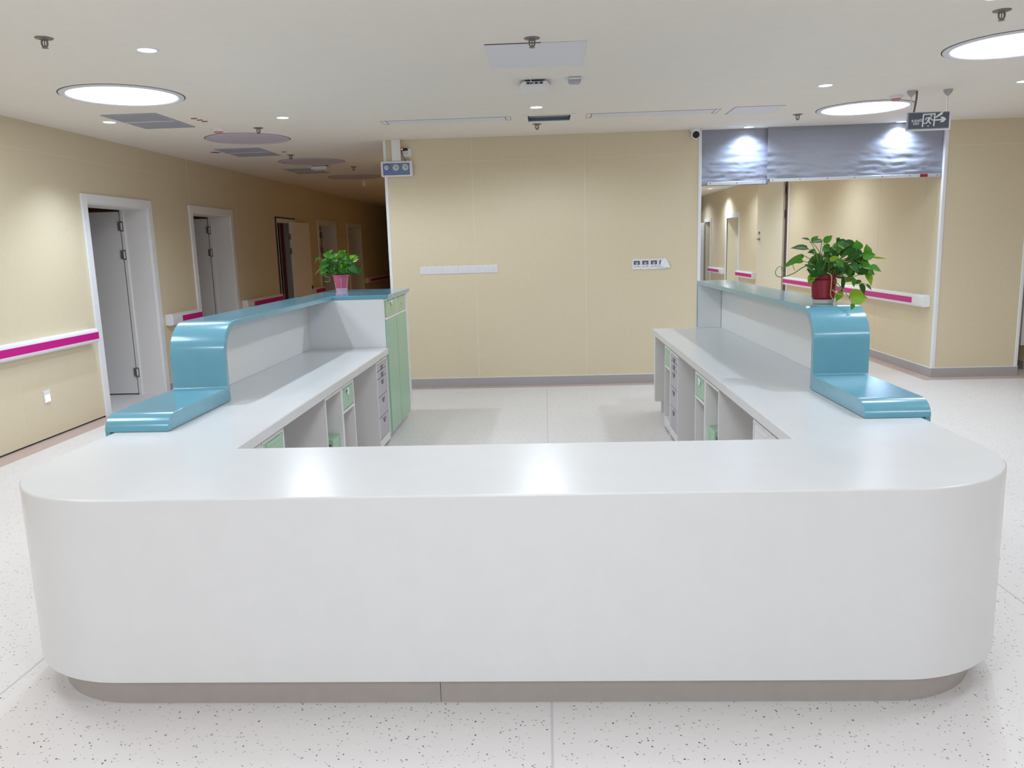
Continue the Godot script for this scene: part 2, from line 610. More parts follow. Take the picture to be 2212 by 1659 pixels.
func shell() -> void:
	var fl := thing("floor", "pale speckled vinyl floor with a pinkish border along the walls", "floor", Vector3.ZERO, "", "structure")
	part("vinyl_sheet", MB.new().box(V(-8.6, -0.1, -27.2), V(6.6, 0, 5.2), 0.0), M.floor, fl)
	for x in [-2.048, -0.01, 2.03]:
		part("weld_seam", MB.new().box(V(x - 0.004, -0.002, BACK_WALL + 0.14 if x > -1.7 and x < 1.7 else -27.0), V(x + 0.004, 0.0008, 5.0), 0.0), M.seam, fl)
	part("border", MB.new().box(V(LEFT_WALL, -0.002, -26.9), V(-4.26, 0.0012, 5.0), 0.0), M.border, fl)
	part("border", MB.new().box(V(-1.75, -0.002, BACK_WALL), V(1.71, 0.0012, BACK_WALL + 0.14), 0.0), M.border, fl)
	part("border", MB.new().box(V(RIGHT_WALL - 0.15, -0.002, -8.91), V(6.2, 0.0012, -8.73), 0.0), M.border, fl)
	part("border", MB.new().box(V(RIGHT_WALL - 0.15, -0.002, -25.0), V(RIGHT_WALL, 0.0012, -8.91), 0.0), M.border, fl)

	# ceiling with the hole of the open slot
	var ce := thing("ceiling", "plain off white painted ceiling with one open dark slot", "ceiling", V(0, CEIL, 0), "", "structure")
	var sx0 := -0.135
	var sx1 := 0.262
	var sz0 := -7.97
	var sz1 := -7.63
	var cm := wb(ce)
	cm.box(V(-8.6, CEIL, -27.2), V(sx0, CEIL + 0.12, 5.2), 0.0)
	cm.box(V(sx1, CEIL, -27.2), V(6.6, CEIL + 0.12, 5.2), 0.0)
	cm.box(V(sx0, CEIL, -27.2), V(sx1, CEIL + 0.12, sz0), 0.0)
	cm.box(V(sx0, CEIL, sz1), V(sx1, CEIL + 0.12, 5.2), 0.0)
	part("plaster", cm, M.ceiling, ce)

	# left wall with the corridor doors
	var lw := thing("wall_left", "long cream panelled wall on the left with a row of doorways", "wall", V(LEFT_WALL, 0, -10), "", "structure")
	var ops := []
	for d in left_doors:
		ops.append([-d[0], -d[1], 2.12])
	var on_left := func(a: float, u: float, w: float) -> Vector3: return V(LEFT_WALL + w, u, -a)
	wall_core(lw, [-5.0, 27.0], ops, on_left, 0.3, 0.02)
	part("base_gap", wb(lw).box(V(LEFT_WALL - 0.28, 0, -7.6), V(LEFT_WALL - 0.03, 0.02, 5.0), 0.0), M.dark, lw)
	panelled(lw, [-5.0, 27.0], [1.5, 2.72, 3.94, 5.18, 6.4, 7.62, 8.84, 10.01, 11.5, 12.7, 14.9, 17.4, 19.8, 22.0, 24.4], ops, [0.018, 2.515, CEIL], on_left)

	# back wall
	var bw := thing("wall_back", "cream panelled back wall facing the camera behind the station", "wall", V(0, 0, BACK_WALL), "", "structure")
	var on_back := func(a: float, u: float, w: float) -> Vector3: return V(a, u, BACK_WALL + w)
	wall_core(bw, [-1.75, 1.71], [], on_back, 0.2)
	panelled(bw, [-1.75, 1.71], [-0.784, 0.45], [], [0.0, 2.512, CEIL], on_back)
	var sl := thing("wall_corridor_left", "side wall of the dark left corridor behind the back wall's edge", "wall", V(-1.7, 0, -18), "", "structure")
	part("surface", wb(sl).box(V(-1.75, 0, -27), V(-1.6, CEIL, -9.15), 0.0), M.wall, sl)
	var sr := thing("wall_corridor_right", "left side wall of the lit right corridor, hidden behind the back wall", "wall", V(1.6, 0, -18), "", "structure")
	part("surface", wb(sr).box(V(1.56, 0, -25), V(1.71, CEIL, -9.15), 0.0), M.wall, sr)

	# right corridor wall and pillar
	var rw := thing("wall_right", "cream panelled wall running down the lit right corridor", "wall", V(RIGHT_WALL, 0, -15), "", "structure")
	var ops_r := [[17.94, 19.14, 2.08], [20.95, 21.7, 2.06]]
	var on_right := func(a: float, u: float, w: float) -> Vector3: return V(RIGHT_WALL - w, u, -a)
	wall_core(rw, [8.9112, 25.0], ops_r, on_right, 0.92)
	panelled(rw, [8.91, 25.0], [9.28, 10.52, 11.77, 13.0, 14.4, 16.6, 20.2, 22.6], ops_r, [0.0, 2.512, CEIL], on_right)
	var pi := thing("wall_pillar", "cream wall end facing the camera at the right of the opening", "wall", V(4.74, 0, -8.91), "", "structure")
	var on_pillar := func(a: float, u: float, w: float) -> Vector3: return V(a, u, -8.91 + w)
	panelled(pi, [4.28, 5.2], [], [], [0.0, 2.5, CEIL], on_pillar)
	slab("wall_far_right", "shaded cream wall at the photo's right edge beyond the wall end", "wall", V(5.52, 0, -14.0), V(5.9, CEIL, -9.3), M.wall)
	slab("wall_side", "cream wall along the right side of the hall behind the view", "wall", V(6.3, 0, -9.3), V(6.5, CEIL, 5.0), M.wall)
	slab("wall_niche", "cream wall closing the gap at the far right", "wall", V(5.9, 0, -9.5), V(6.5, CEIL, -9.3), M.wall)
	slab("wall_niche_back", "end wall of the narrow niche at the far right", "wall", V(5.2, 0, -14.2), V(5.9, CEIL, -14.0), M.wall)
	slab("wall_front", "cream wall behind the photographer", "wall", V(-4.45, 0, 5.0), V(6.5, CEIL, 5.2), M.wall)
	slab("wall_rooms", "outer wall of the rooms behind the left doors", "wall", V(-8.6, 0, -27), V(-8.4, CEIL, 5.0), M.wall)
	slab("wall_rooms_front", "near end wall of the rooms behind the left doors", "wall", V(-8.4, 0, -5.2), V(-4.75, CEIL, -5.0), M.wall)
	slab("wall_corridor_end", "end wall of the dark left corridor", "wall", V(-8.6, 0, -27.2), V(-1.6, CEIL, -27.0), M.wall)
	slab("wall_right_end", "end wall of the lit right corridor", "wall", V(1.56, 0, -25.2), V(5.2, CEIL, -25.0), M.wall)

	# corner guards
	for g in [[V(-1.757, 0.0, -8.985), V(-1.722, CEIL, -8.942), "white corner strip on the left edge of the back wall beside the dark corridor"],
			[V(1.682, 0.0, -8.985), V(1.717, CEIL, -8.942), "white corner strip on the right edge of the back wall beside the smoke curtain"],
			[V(4.273, 0.105, -8.945), V(4.312, CEIL, -8.902), "white corner strip on the left corner of the right wall end"],
			[V(5.172, 0.105, -8.945), V(5.207, CEIL, -8.902), "white corner strip on the right corner of the right wall end"]]:
		var c: Vector3 = (g[0] + g[1]) / 2
		var t := thing("trim", g[2], "trim", V(c.x, 0, c.z), "", "structure")
		part("strip", wb(t).box(g[0], g[1], 0.004), M.trim, t)
	# skirting
	for b in [["baseboard_back", V(-1.722, 0, BACK_WALL), V(1.682, 0.105, BACK_WALL + 0.012), "grey skirting along the back wall behind the counter"],
			["baseboard_pillar", V(4.268, 0, -8.91), V(5.212, 0.108, -8.898), "grey skirting across the right wall end"],
			["baseboard_right", V(4.268, 0, -14.3), V(4.28, 0.105, -8.91), "grey skirting along the right corridor wall"],
			["baseboard_left", V(LEFT_WALL, 0, -9.93), V(LEFT_WALL + 0.012, 0.105, -8.98), "grey skirting between the first and second left doors"],
			["baseboard_left", V(LEFT_WALL, 0, -13.1), V(LEFT_WALL + 0.012, 0.105, -11.34), "grey skirting between the second and third left doors"],
			["baseboard_far_right", V(5.508, 0, -13.0), V(5.52, 0.105, -9.3), "grey skirting on the shaded wall at the right edge"]]:
		var c: Vector3 = (b[1] + b[2]) / 2
		var t := thing(b[0], b[3], "skirting", V(c.x, 0, c.z), "", "structure")
		part("board", wb(t).box(b[1], b[2] - V(0, 0.006, 0), 0.002), M.base, t)
		var hi: Vector3 = b[2]
		var lo: Vector3 = b[1]
		part("top_lip", wb(t).box(V(lo.x - 0.001, hi.y - 0.006, lo.z - 0.001), V(hi.x + 0.001, hi.y, hi.z + 0.001), 0.001), M.trim, t)

	# white board on the shaded wall at the right edge
	var wp := thing("wall_panel", "tall white board on the shaded wall at the photo's right edge", "panel", V(5.5, 0.3, -10.2))
	part("board", wb(wp).box(V(5.47, 0.28, -11.6), V(5.52, 2.3, -9.32), 0.004), M.white, wp)

# ------------------------------------------------------------------ doors
func door_hinge(parent: Node3D, o: Node3D, p: Vector3) -> void:
	# two flag plates with a knuckle, on the joint at p, facing +z
	var h := part("hinge", wb(o).box(p + V(-0.004, -0.055, 0), p + V(0.034, 0.055, 0.004), 0.001).box(p + V(-0.03, -0.045, 0), p + V(-0.004, 0.05, 0.003), 0.001), M.hinge, parent, "steel hinge")
	part("hinge_plate", wb(o).box(p + V(0.006, -0.04, 0.003), p + V(0.024, 0.04, 0.0055), 0.0005), M.trim, h)

func left_door(k: int, label: String) -> void:
	var z0: float = left_doors[k][0]
	var z1: float = left_doors[k][1]
	var o := thing("door_%d" % (k + 1), label, "door", V(LEFT_WALL, 0, (z0 + z1) / 2), "", "structure")
	var X := LEFT_WALL
	var f := wb(o)
	f.box(V(X, 0, z0 - 0.005), V(X + 0.02, 2.198, z0 + 0.088), 0.003)
	f.box(V(X, 0, z1 - 0.088), V(X + 0.02, 2.198, z1 + 0.005), 0.003)
	f.box(V(X, 2.11, z1 + 0.005), V(X + 0.02, 2.198, z0 - 0.005), 0.003)
	var frame := part("door_frame", f, M.trim, o)
	var j := wb(o)
	j.box(V(X - 0.3, 0, z0 - 0.018), V(X + 0.001, 2.12, z0), 0.001)
	j.box(V(X - 0.3, 0, z1), V(X + 0.001, 2.12, z1 + 0.018), 0.001)
	j.box(V(X - 0.3, 2.1, z1 + 0.018), V(X + 0.001, 2.12, z0 - 0.018), 0.001)
	j.box(V(X - 0.3, 0, z1 + 0.018), V(X - 0.262, 2.1, z1 + 0.03), 0.001)
	part("jamb_lining", j, M.leaf_door, frame)
	var zl := z1 + 0.02
	part("door_leaf", wb(o).box(V(X - 1.28, 0.014, zl - 0.045), V(X - 0.318, 2.085, zl), 0.003), M.leaf_door, o, "plain pale door leaf standing open into the room")
	for y in [0.264, 1.606, 1.92]:
		door_hinge(o, o, V(X - 0.305, y, zl + 0.012))

func doors() -> void:
	left_door(0, "first white framed doorway on the left, its pale leaf open inwards")
	left_door(1, "second white framed doorway on the left above the blue ledge")
	# third: a shaft door that opens outwards
	var o := thing("door_3", "third doorway on the left, dark shaft with its leaf swung out", "door", V(LEFT_WALL, 0, -13.7), "", "structure")
	var X := LEFT_WALL
	var f := wb(o)
	f.box(V(X - 0.1, 0, -13.25), V(X + 0.008, 2.15, -13.2), 0.002)
	f.box(V(X - 0.1, 0, -14.24), V(X + 0.008, 2.15, -14.2), 0.002)
	f.box(V(X - 0.1, 2.08, -14.2), V(X + 0.008, 2.15, -13.25), 0.002)
	part("door_frame", f, M.trim, o)
	part("seal", wb(o).box(V(X + 0.004, 0, -13.2), V(X + 0.012, 2.16, -13.16), 0.0).box(V(X + 0.004, 2.15, -14.2), V(X + 0.012, 2.17, -13.16), 0.0), M.dark, o)
	part("shaft", wb(o).box(V(X - 0.95, 0, -14.4), V(X - 0.9, 2.3, -13.0), 0.0).box(V(X - 0.95, 0, -14.45), V(X - 0.3, 2.3, -14.4), 0.0), M.dark, o, "dark shaft inside")
	part("riser_pipe", wb(o).tube([V(X - 0.16, 0, -13.98), V(X - 0.16, 2.12, -13.98)], 0.022), M.pipe, o, "red riser pipe")
	var turn := Basis(Vector3.UP, deg_to_rad(-2.0))
	var hinge := V(X + 0.035, 0, -13.82)
	var lf := part("door_leaf", wb(o).box(hinge + turn * V(0.0, 1.055, -0.48) - V(0.02, 1.045, 0.48), hinge + turn * V(0.0, 1.055, -0.48) + V(0.02, 1.045, 0.48), 0.003, turn), M.leaf_door, o, "pale leaf folded back towards the wall")
	part("handle", wb(o).box(hinge + turn * V(0.0, 0.93, -0.9) + V(0.02, 0, 0) - V(0.01, 0.03, 0.015), hinge + turn * V(0, 0.93, -0.9) + V(0.02, 0, 0) + V(0.015, 0.03, 0.015), 0.002), M.black, lf)
	for y in [0.3, 1.6, 1.85]:
		part("hinge", wb(o).box(V(X + 0.012, y - 0.05, -13.83), V(X + 0.045, y + 0.05, -13.77), 0.002), M.hinge, o)
	left_door(3, "fourth doorway on the left, deep in the dark corridor behind the small plant")
	left_door(4, "farthest visible doorway on the left, its pale leaf catching light")

	# right corridor: recessed door
	var r := thing("door_6", "recessed cream door with white frame far down the right corridor", "door", V(RIGHT_WALL, 0, -18.54), "", "structure")
	var W := RIGHT_WALL
	var g := wb(r)
	g.box(V(W - 0.02, 0, -17.95), V(W, 2.17, -17.86), 0.003)
	g.box(V(W - 0.02, 0, -19.23), V(W, 2.17, -19.13), 0.003)
	g.box(V(W - 0.02, 2.07, -19.13), V(W, 2.17, -17.95), 0.003)
	part("door_frame", g, M.trim, r)
	part("door_leaf", wb(r).box(V(W + 0.26, 0, -19.14), V(W + 0.3, 2.08, -17.94), 0.002), M.cream_door, r)
	# right corridor: far opening with a leaf standing out
	var q := thing("door_7", "dark narrow doorway at the far left end of the right corridor", "door", V(W, 0, -21.3), "", "structure")
	var h := wb(q)
	h.box(V(W - 0.02, 0, -20.96), V(W, 2.13, -20.9), 0.003)
	h.box(V(W - 0.02, 2.05, -21.7), V(W, 2.13, -20.96), 0.003)
	part("door_frame", h, M.trim, q)
	part("inner_frame", wb(q).box(V(W + 0.02, 0, -21.06), V(W + 0.1, 2.06, -21.0), 0.002).box(V(W + 0.2, 0, -21.2), V(W + 0.3, 2.06, -21.16), 0.002), M.lilac_dark, q)
	part("recess", wb(q).box(V(W + 0.5, 0, -21.7), V(W + 0.55, 2.06, -20.95), 0.0), M.dark, q)
	part("door_leaf", wb(q).box(V(W - 0.75, 0.01, -21.78), V(W - 0.02, 2.04, -21.73), 0.003), M.white, q, "white leaf standing out into the corridor")
	# fire door leaf folded back in the right corridor
	var d := thing("door_8", "tall cream fire door leaf folded back against the right corridor wall", "door", V(W, 0, -15.0), "", "structure")
	part("jamb", wb(d).box(V(W - 0.025, 0, -14.345), V(W, CEIL, -14.3), 0.002), M.trim, d)
	part("rebate", wb(d).box(V(W - 0.02, 0, -14.51), V(W, CEIL, -14.345), 0.001), M.brown, d, "dark brown gap beside the leaf")
	var t2 := Basis(Vector3.UP, deg_to_rad(7.6))
	var hp := V(W - 0.035, 0, -14.52)
	var mid := hp + t2 * V(0, 1.35, -0.57)
	var leaf := part("door_leaf", wb(d).box(mid - V(0.022, 1.335, 0.57), mid + V(0.022, 1.335, 0.57), 0.003, t2), M.cream_door, d)
	for y in [0.35, 2.0, 2.42]:
		part("hinge", wb(d).tube([V(W - 0.04, y - 0.07, -14.49), V(W - 0.04, y + 0.07, -14.49)], 0.016), M.chrome, d)
	var at := hp + t2 * V(-0.022, 1.575, -1.02)
	var back := t2 * Basis(Vector3(0, 0, 1), PI / 2)
	part("lock", wb(d).lathe([Vector2(0.0, 0.012), Vector2(0.026, 0.012), Vector2(0.028, 0.0)], at + V(0, 0.115, 0), 16, back), M.hinge, leaf)
	part("lever_handle", wb(d).lathe([Vector2(0.0, 0.01), Vector2(0.026, 0.01), Vector2(0.028, 0.0)], at, 16, back).tube([at, at + t2 * V(-0.045, 0, 0), at + t2 * V(-0.05, -0.002, 0.06), at + t2 * V(-0.045, -0.004, 0.13)], 0.011), M.hinge, leaf)
	part("latch_plate", wb(d).box(hp + t2 * V(0, 1.5, -1.142) - V(0.012, 0.12, 0.001), hp + t2 * V(0, 1.6, -1.142) + V(0.012, 0.12, 0.001), 0.0005), M.hinge, leaf)

# ------------------------------------------------------------------ handrails
func handrail(x: float, side: float, z_near: float, z_far: float, cap: float, label: String) -> void:
	# side: the direction the rail stands off from its wall
	var o := thing("handrail", label, "handrail", V(x, 0.84, (z_near + z_far) / 2), "white handrails with a magenta stripe")
	var prof := PackedVector2Array()
	for p in [[0.0, -0.06], [0.03, -0.066], [0.07, -0.068], [0.085, -0.06], [0.092, -0.042], [0.092, 0.042], [0.085, 0.06], [0.07, 0.068], [0.03, 0.067], [0.0, 0.062]]:
		prof.append(Vector2(p[0] * side, p[1]))
	var m := MB.new()
	var L := (z_near - z_far) / 2
	m.prism(prof, -L, L - cap, Basis(V(1, 0, 0), V(0, 1, 0), V(0, 0, 1)), 0.002)
	part("rail", m, M.trim, o)
	if cap > 0.0:
		part("end_cap", MB.new().prism(MB.inset(prof, -0.0006), L - cap, L, Basis(V(1, 0, 0), V(0, 1, 0), V(0, 0, 1)), 0.006), M.trim, o)
	part("stripe", MB.new().box(V(0.09 * side, -0.033, -L + 0.003), V(0.094 * side, 0.033, L - cap - 0.002), 0.001), M.pink, o, "magenta stripe")

func handrails() -> void:
	handrail(LEFT_WALL, 1, 4.6, -7.5, 0.0, "nearest white handrail on the left wall, running out of the frame")
	handrail(LEFT_WALL, 1, -9.06, -9.87, 0.25, "short white handrail between the first and second left doors")
	handrail(LEFT_WALL, 1, -11.44, -13.04, 0.26, "white handrail between the second and third left doors above the ledge")
	handrail(LEFT_WALL, 1, -14.85, -15.58, 0.1, "short shaded handrail left of the small plant, past the swung out leaf")
	handrail(LEFT_WALL, 1, -19.47, -24.0, 0.26, "farthest handrail in the dark corridor, right of the small plant")
	handrail(RIGHT_WALL, -1, -9.03, -14.28, 0.25, "long white handrail on the right corridor wall behind the large plant")
	handrail(RIGHT_WALL, -1, -16.45, -17.84, 0.0, "short handrail between the fire door leaf and the recessed door")
	handrail(RIGHT_WALL, -1, -19.3, -20.88, 0.25, "farthest handrail in the right corridor, left of the recessed door")

# ------------------------------------------------------------------ counter
func outline(grow: float, z_left: float, z_right: float) -> PackedVector2Array:
	# outer edge of the counter seen from above as (x, z), from the left back round the front to the right back
	var p := PackedVector2Array()
	var R := 0.49 - grow
	if z_left < -2.97:
		p.append(Vector2(-2.01 + grow, z_left))
	for i in 25:
		var a := PI - PI / 2 * i / 24.0
		p.append(Vector2(-1.52 + cos(a) * R, -2.965 + sin(a) * R))
	for i in 25:
		var a := PI / 2 - PI / 2 * i / 24.0
		p.append(Vector2(1.16 + cos(a) * R, -2.965 + sin(a) * R))
	if z_right < -2.97:
		p.append(Vector2(1.65 - grow, z_right))
	return p

func ring(grow: float, thick: float, z_left: float, z_right: float) -> PackedVector2Array:
	var p := outline(grow, z_left, z_right)
	var q := outline(grow + thick, z_left, z_right)
	q.reverse()
	p.append_array(q)
	return p

const PLAN := Basis(Vector3(1, 0, 0), Vector3(0, 0, 1), Vector3(0, 1, 0))
const SIDE := Basis(Vector3(0, 0, 1), Vector3(0, 1, 0), Vector3(1, 0, 0))

func s_profile(z_end: float, inner: bool) -> PackedVector2Array:
	# (z, y) line of the blue ledge from its front foot up to the back
	var p := PackedVector2Array()
	for i in 9:
		var a := PI / 2 * i / 8.0
		p.append(Vector2(-3.575 + 0.09 * cos(a), 0.784 + 0.076 * sin(a)))
	for i in 5:
		var a := PI / 2 * i / 4.0
		p.append(Vector2(-4.172 - 0.012 * sin(a), 0.872 - 0.012 * cos(a)))
	for i in 13:
		var a := PI / 2 * i / 12.0
		p.append(Vector2(-4.375 + 0.191 * cos(a), LEDGE - 0.185 + 0.185 * sin(a)))
	p.append(Vector2(z_end, LEDGE))
	if not inner:
		return p
	p.append(Vector2(z_end, LEDGE - 0.032))
	for i in 13:
		var a := PI / 2 - PI / 2 * i / 12.0
		p.append(Vector2(-4.385 + 0.163 * cos(a), LEDGE - 0.189 + 0.157 * sin(a)))
	p.append(Vector2(-4.222, 0.784))
	return p

func inner_profile(z_end: float) -> PackedVector2Array:
	var p := PackedVector2Array([Vector2(-4.24, TOP + 0.001)])
	for i in 9:
		var a := PI / 2 * i / 8.0
		p.append(Vector2(-4.4 + 0.16 * cos(a), LEDGE - 0.195 + 0.16 * sin(a)))
	p.append(Vector2(z_end, LEDGE - 0.034))
	p.append(Vector2(z_end, TOP + 0.001))
	return p

func ledge(side: float, x_in: float, x_out: float, z_end: float, label: String) -> Node3D:
	var o := thing("counter_ledge", label, "counter ledge", V((x_in + x_out) / 2, 0.784, -5.3), "raised blue ledges of the counter")
	var a := minf(x_in, x_out)
	var b := maxf(x_in, x_out)
	if side > 0:
		b += 0.022
	else:
		a -= 0.022
	part("ledge_shell", wb(o).prism(s_profile(z_end, true), a, b, SIDE, 0.003), M.blue, o)
	# outer cheek that closes the ledge towards the hall
	var ck := s_profile(z_end, false)
	ck.append(Vector2(z_end, 0.74))
	ck.append(Vector2(-3.484, 0.745))
	part("cheek", wb(o).prism(MB.inset(ck, 0.004), x_out if side > 0 else x_out - 0.021, x_out + 0.021 if side > 0 else x_out, SIDE), M.blue, o)
	return o

func side_counter(s: float, x: float, label: String) -> void:
	# outer wall of one arm; s points out to the hall
	var o := thing("side_counter", label, "counter", V(x, 0, -5.18), "arms of the white counter")
	var b := func(d0: float, d1: float, y0: float, y1: float, z0: float, z1: float) -> MB: return wb(o).box(V(minf(x - s * d0, x - s * d1), y0, z0), V(maxf(x - s * d0, x - s * d1), y1, z1), 0.0)
	part("fascia", b.call(0.0, 0.03, 0.12, TOP - 0.05, -7.36, -2.965), M.solid, o)
	part("plinth", b.call(0.03, 0.04, 0.0, 0.12, -7.3, -2.965), M.steel, o, "grey brushed steel plinth")
	part("inner_lining", b.call(0.03, 0.038, 0.06, TOP - 0.05, -7.36, -2.965), M.carcass, o)

func counter() -> void:
	var body := thing("reception_counter", "broad white curved counter front with a grey steel plinth, nearest the camera", "counter", V(-0.18, 0, -2.475))
	part("fascia", wb(body).prism(ring(0.0, 0.04, -2.965, -2.965), 0.12, TOP - 0.05, PLAN, 0.0), M.solid, body)
	# plinth in two sheets that meet left of the middle
	for half in 2:
		var pr := PackedVector2Array()
		for d in [0.07, 0.09]:
			var line := outline(d, -2.965, -2.965)
			var piece := PackedVector2Array()
			if half == 0:
				for i in 25:
					piece.append(line[i])
				piece.append(Vector2(-0.401, line[24].y))
			else:
				piece.append(Vector2(-0.399, line[25].y))
				for i in range(25, line.size()):
					piece.append(line[i])
			if d > 0.08:
				piece.reverse()
			pr.append_array(piece)
		part("plinth", wb(body).prism(pr, 0.0, 0.122, PLAN), M.steel, body, "grey brushed steel plinth")
	part("inner_panel", wb(body).box(V(-1.9, 0.0, -2.9), V(1.54, TOP - 0.05, -2.88), 0.002), M.carcass, body)
	side_counter(-1, -2.01, "white outer side of the counter's left arm")
	side_counter(1, 1.65, "white outer side of the counter's right arm")

	var wt := thing("counter_worktop", "continuous glossy white worktop running round three sides of the station", "worktop", V(-0.18, TOP - 0.05, -2.475))
	var p := outline(0.0, -6.42, -7.41)
	for q in [Vector2(0.985, -7.41), Vector2(0.985, -3.15), Vector2(-1.307, -3.15), Vector2(-1.307, -6.42)]:
		p.append(q)
	part("slab", wb(wt).prism(p, TOP - 0.05, TOP, PLAN, 0.006, false), M.solid, wt)

	var l := ledge(-1, -1.75, -2.03, -6.44, "blue raised ledge along the left arm, carrying the small potted plant")
	part("top_panel", wb(l).box(V(-2.03, LEDGE - 0.032, -7.48), V(-1.29, LEDGE, -6.44), 0.003), M.blue, l)
	part("back_panel", wb(l).prism(inner_profile(-6.44), -1.985, -1.965, SIDE), M.inner, l, "white inner panel")
	var r := ledge(1, 1.397, 1.665, -7.40, "blue raised ledge along the right arm, carrying the large potted plant")
	part("end_leg", wb(r).box(V(1.397, TOP + 0.001, -7.44), V(1.687, LEDGE, -7.402), 0.003), M.blue, r)
	part("back_panel", wb(r).prism(inner_profile(-7.38), 1.615, 1.64, SIDE), M.inner, r, "pale grey inner panel")
	part("end_panel", wb(r).box(V(1.402, TOP + 0.001, -7.4), V(1.614, LEDGE - 0.033, -7.385), 0.0005), M.inner, r, "pale grey end panel")

# ------------------------------------------------------------------ cabinets
# s = 1: stands under the left arm, its front looks to +x; s = -1: under the right arm
func carcass(o: Node3D, s: float, xf: float, xb: float, z0: float, z1: float, y0: float, y1: float, mids: Array) -> Node3D:
	# open box of boards; z0 nearest the camera
	var m := wb(o)
	var t := 0.016
	var a := minf(xf, xb)
	var b := maxf(xf, xb)
	m.box(V(a, 0.0, z0 - t), V(b, y1, z0), 0.001)
	m.box(V(a, 0.0, z1), V(b, y1, z1 + t), 0.001)
	m.box(V(a, y1 - t, z1 + t), V(b, y1, z0 - t), 0.001)
	m.box(V(a, y0, z1 + t), V(b, y0 + t, z0 - t), 0.001)
	m.box(V(xb, y0 + t, z1 + t), V(xb + s * 0.008, y1 - t, z0 - t), 0.001)
	for y in mids:
		m.box(V(a, y, z1 + t), V(b, y + t, z0 - t), 0.001)
	var body := part("carcass", m, M.carcass, o)
	var e := wb(o)
	var f0 := xf if s > 0 else xf - 0.002
	var f1 := xf + 0.002 if s > 0 else xf
	e.box(V(f0, 0.0, z0 - t), V(f1, y1, z0), 0.0005)
	e.box(V(f0, 0.0, z1), V(f1, y1, z1 + t), 0.0005)
	e.box(V(f0, y1 - t, z1 + t), V(f1, y1, z0 - t), 0.0005)
	e.box(V(f0, 0.02, z1 + t), V(f1, y0 + t, z0 - t), 0.0005)
	for y in mids:
		e.box(V(f0, y, z1 + t), V(f1, y + t, z0 - t), 0.0005)
	part("edge_banding", e, M.carcass_edge, body, "white edge banding")
	return body

func front(o: Node3D, called: String, s: float, x: float, z0: float, z1: float, y0: float, y1: float, m: Material, lock := false, pull := false, label := "") -> Node3D:
	var f := part(called, wb(o).box(V(minf(x, x - s * 0.016), y0, z1), V(maxf(x, x - s * 0.016), y1, z0), 0.002), m, o, label)
	var mid := V(x, (y0 + y1) / 2, (z0 + z1) / 2)
	if lock:
		var turn := Basis(V(0, 0, 1), -s * PI / 2)
		part("lock", wb(o).lathe([Vector2(0.0, 0.006), Vector2(0.006, 0.006), Vector2(0.0065, 0.003), Vector2(0.011, 0.004), Vector2(0.012, 0.0)], mid + V(0, -0.012, 0), 16, turn), M.chrome, f)
		part("finger_pull", wb(o).box(V(x - s * 0.001, y1 - 0.022, mid.z - (z0 - z1) * 0.35), V(x + s * 0.004, y1 - 0.002, mid.z + (z0 - z1) * 0.35), 0.001), m, f)
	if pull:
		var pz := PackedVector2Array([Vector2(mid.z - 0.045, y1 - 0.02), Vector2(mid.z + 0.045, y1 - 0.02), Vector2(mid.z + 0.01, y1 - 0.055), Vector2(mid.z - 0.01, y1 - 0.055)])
		part("pull", wb(o).prism(pz, minf(x, x + s * 0.006), maxf(x, x + s * 0.006), SIDE, 0.001), M.lilac_dark, f)  # shading of the recessed pull put into a darker wedge
	return f

func drawer_cabinet(s: float, xf: float, xb: float, z0: float, z1: float, label: String, where: String) -> void:
	var o := thing("drawer_cabinet", label, "cabinet", V((xf + xb) / 2, 0, (z0 + z1) / 2), where)
	carcass(o, s, xf, xb, z0, z1, 0.07, 0.712, [])
	var ys := [0.09, 0.265, 0.43, 0.575, 0.637, 0.694]
	for k in 5:
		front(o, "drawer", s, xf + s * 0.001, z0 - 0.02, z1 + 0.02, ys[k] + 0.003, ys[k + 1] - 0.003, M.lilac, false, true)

func niche_cabinet(s: float, xf: float, xb: float, z0: float, z1: float, label: String, where: String) -> void:
	var o := thing("niche_cabinet", label, "cabinet", V((xf + xb) / 2, 0, (z0 + z1) / 2), where)
	carcass(o, s, xf, xb, z0, z1, 0.09, 0.715, [0.535])
	front(o, "drawer", s, xf, z0 - 0.02, z1 + 0.02, 0.556, 0.695, M.green, true, false, "pale green drawer with a round lock")
	part("divider", wb(o).box(V(minf(xf - s * 0.08, xb), 0.11, (z0 + z1) / 2 - 0.006), V(maxf(xf - s * 0.08, xb), 0.53, (z0 + z1) / 2 + 0.006), 0.001), M.carcass, o)

func open_cabinet(s: float, xf: float, xb: float, z0: float, z1: float, label: String, where: String) -> void:
	var o := thing("open_cabinet", label, "cabinet", V((xf + xb) / 2, 0, (z0 + z1) / 2), where)
	carcass(o, s, xf, xb, z0, z1, 0.09, 0.715, [])
	part("side_post", wb(o).box(V(minf(xf - s * 0.2, xf - s * 0.24), 0.11, z1 + 0.017), V(maxf(xf - s * 0.2, xf - s * 0.24), 0.695, z1 + 0.1), 0.002), M.inner, o)
	part("pull_out_tray", wb(o).box(V(minf(xf - s * 0.02, xf - s * 0.4), 0.385, z1 + 0.02), V(maxf(xf - s * 0.02, xf - s * 0.4), 0.415, z1 + 0.19), 0.002).box(V(minf(xf - s * 0.02, xf - s * 0.034), 0.2, z1 + 0.02), V(maxf(xf - s * 0.02, xf - s * 0.034), 0.385, z1 + 0.19), 0.002), M.green, o, "pale green tray")

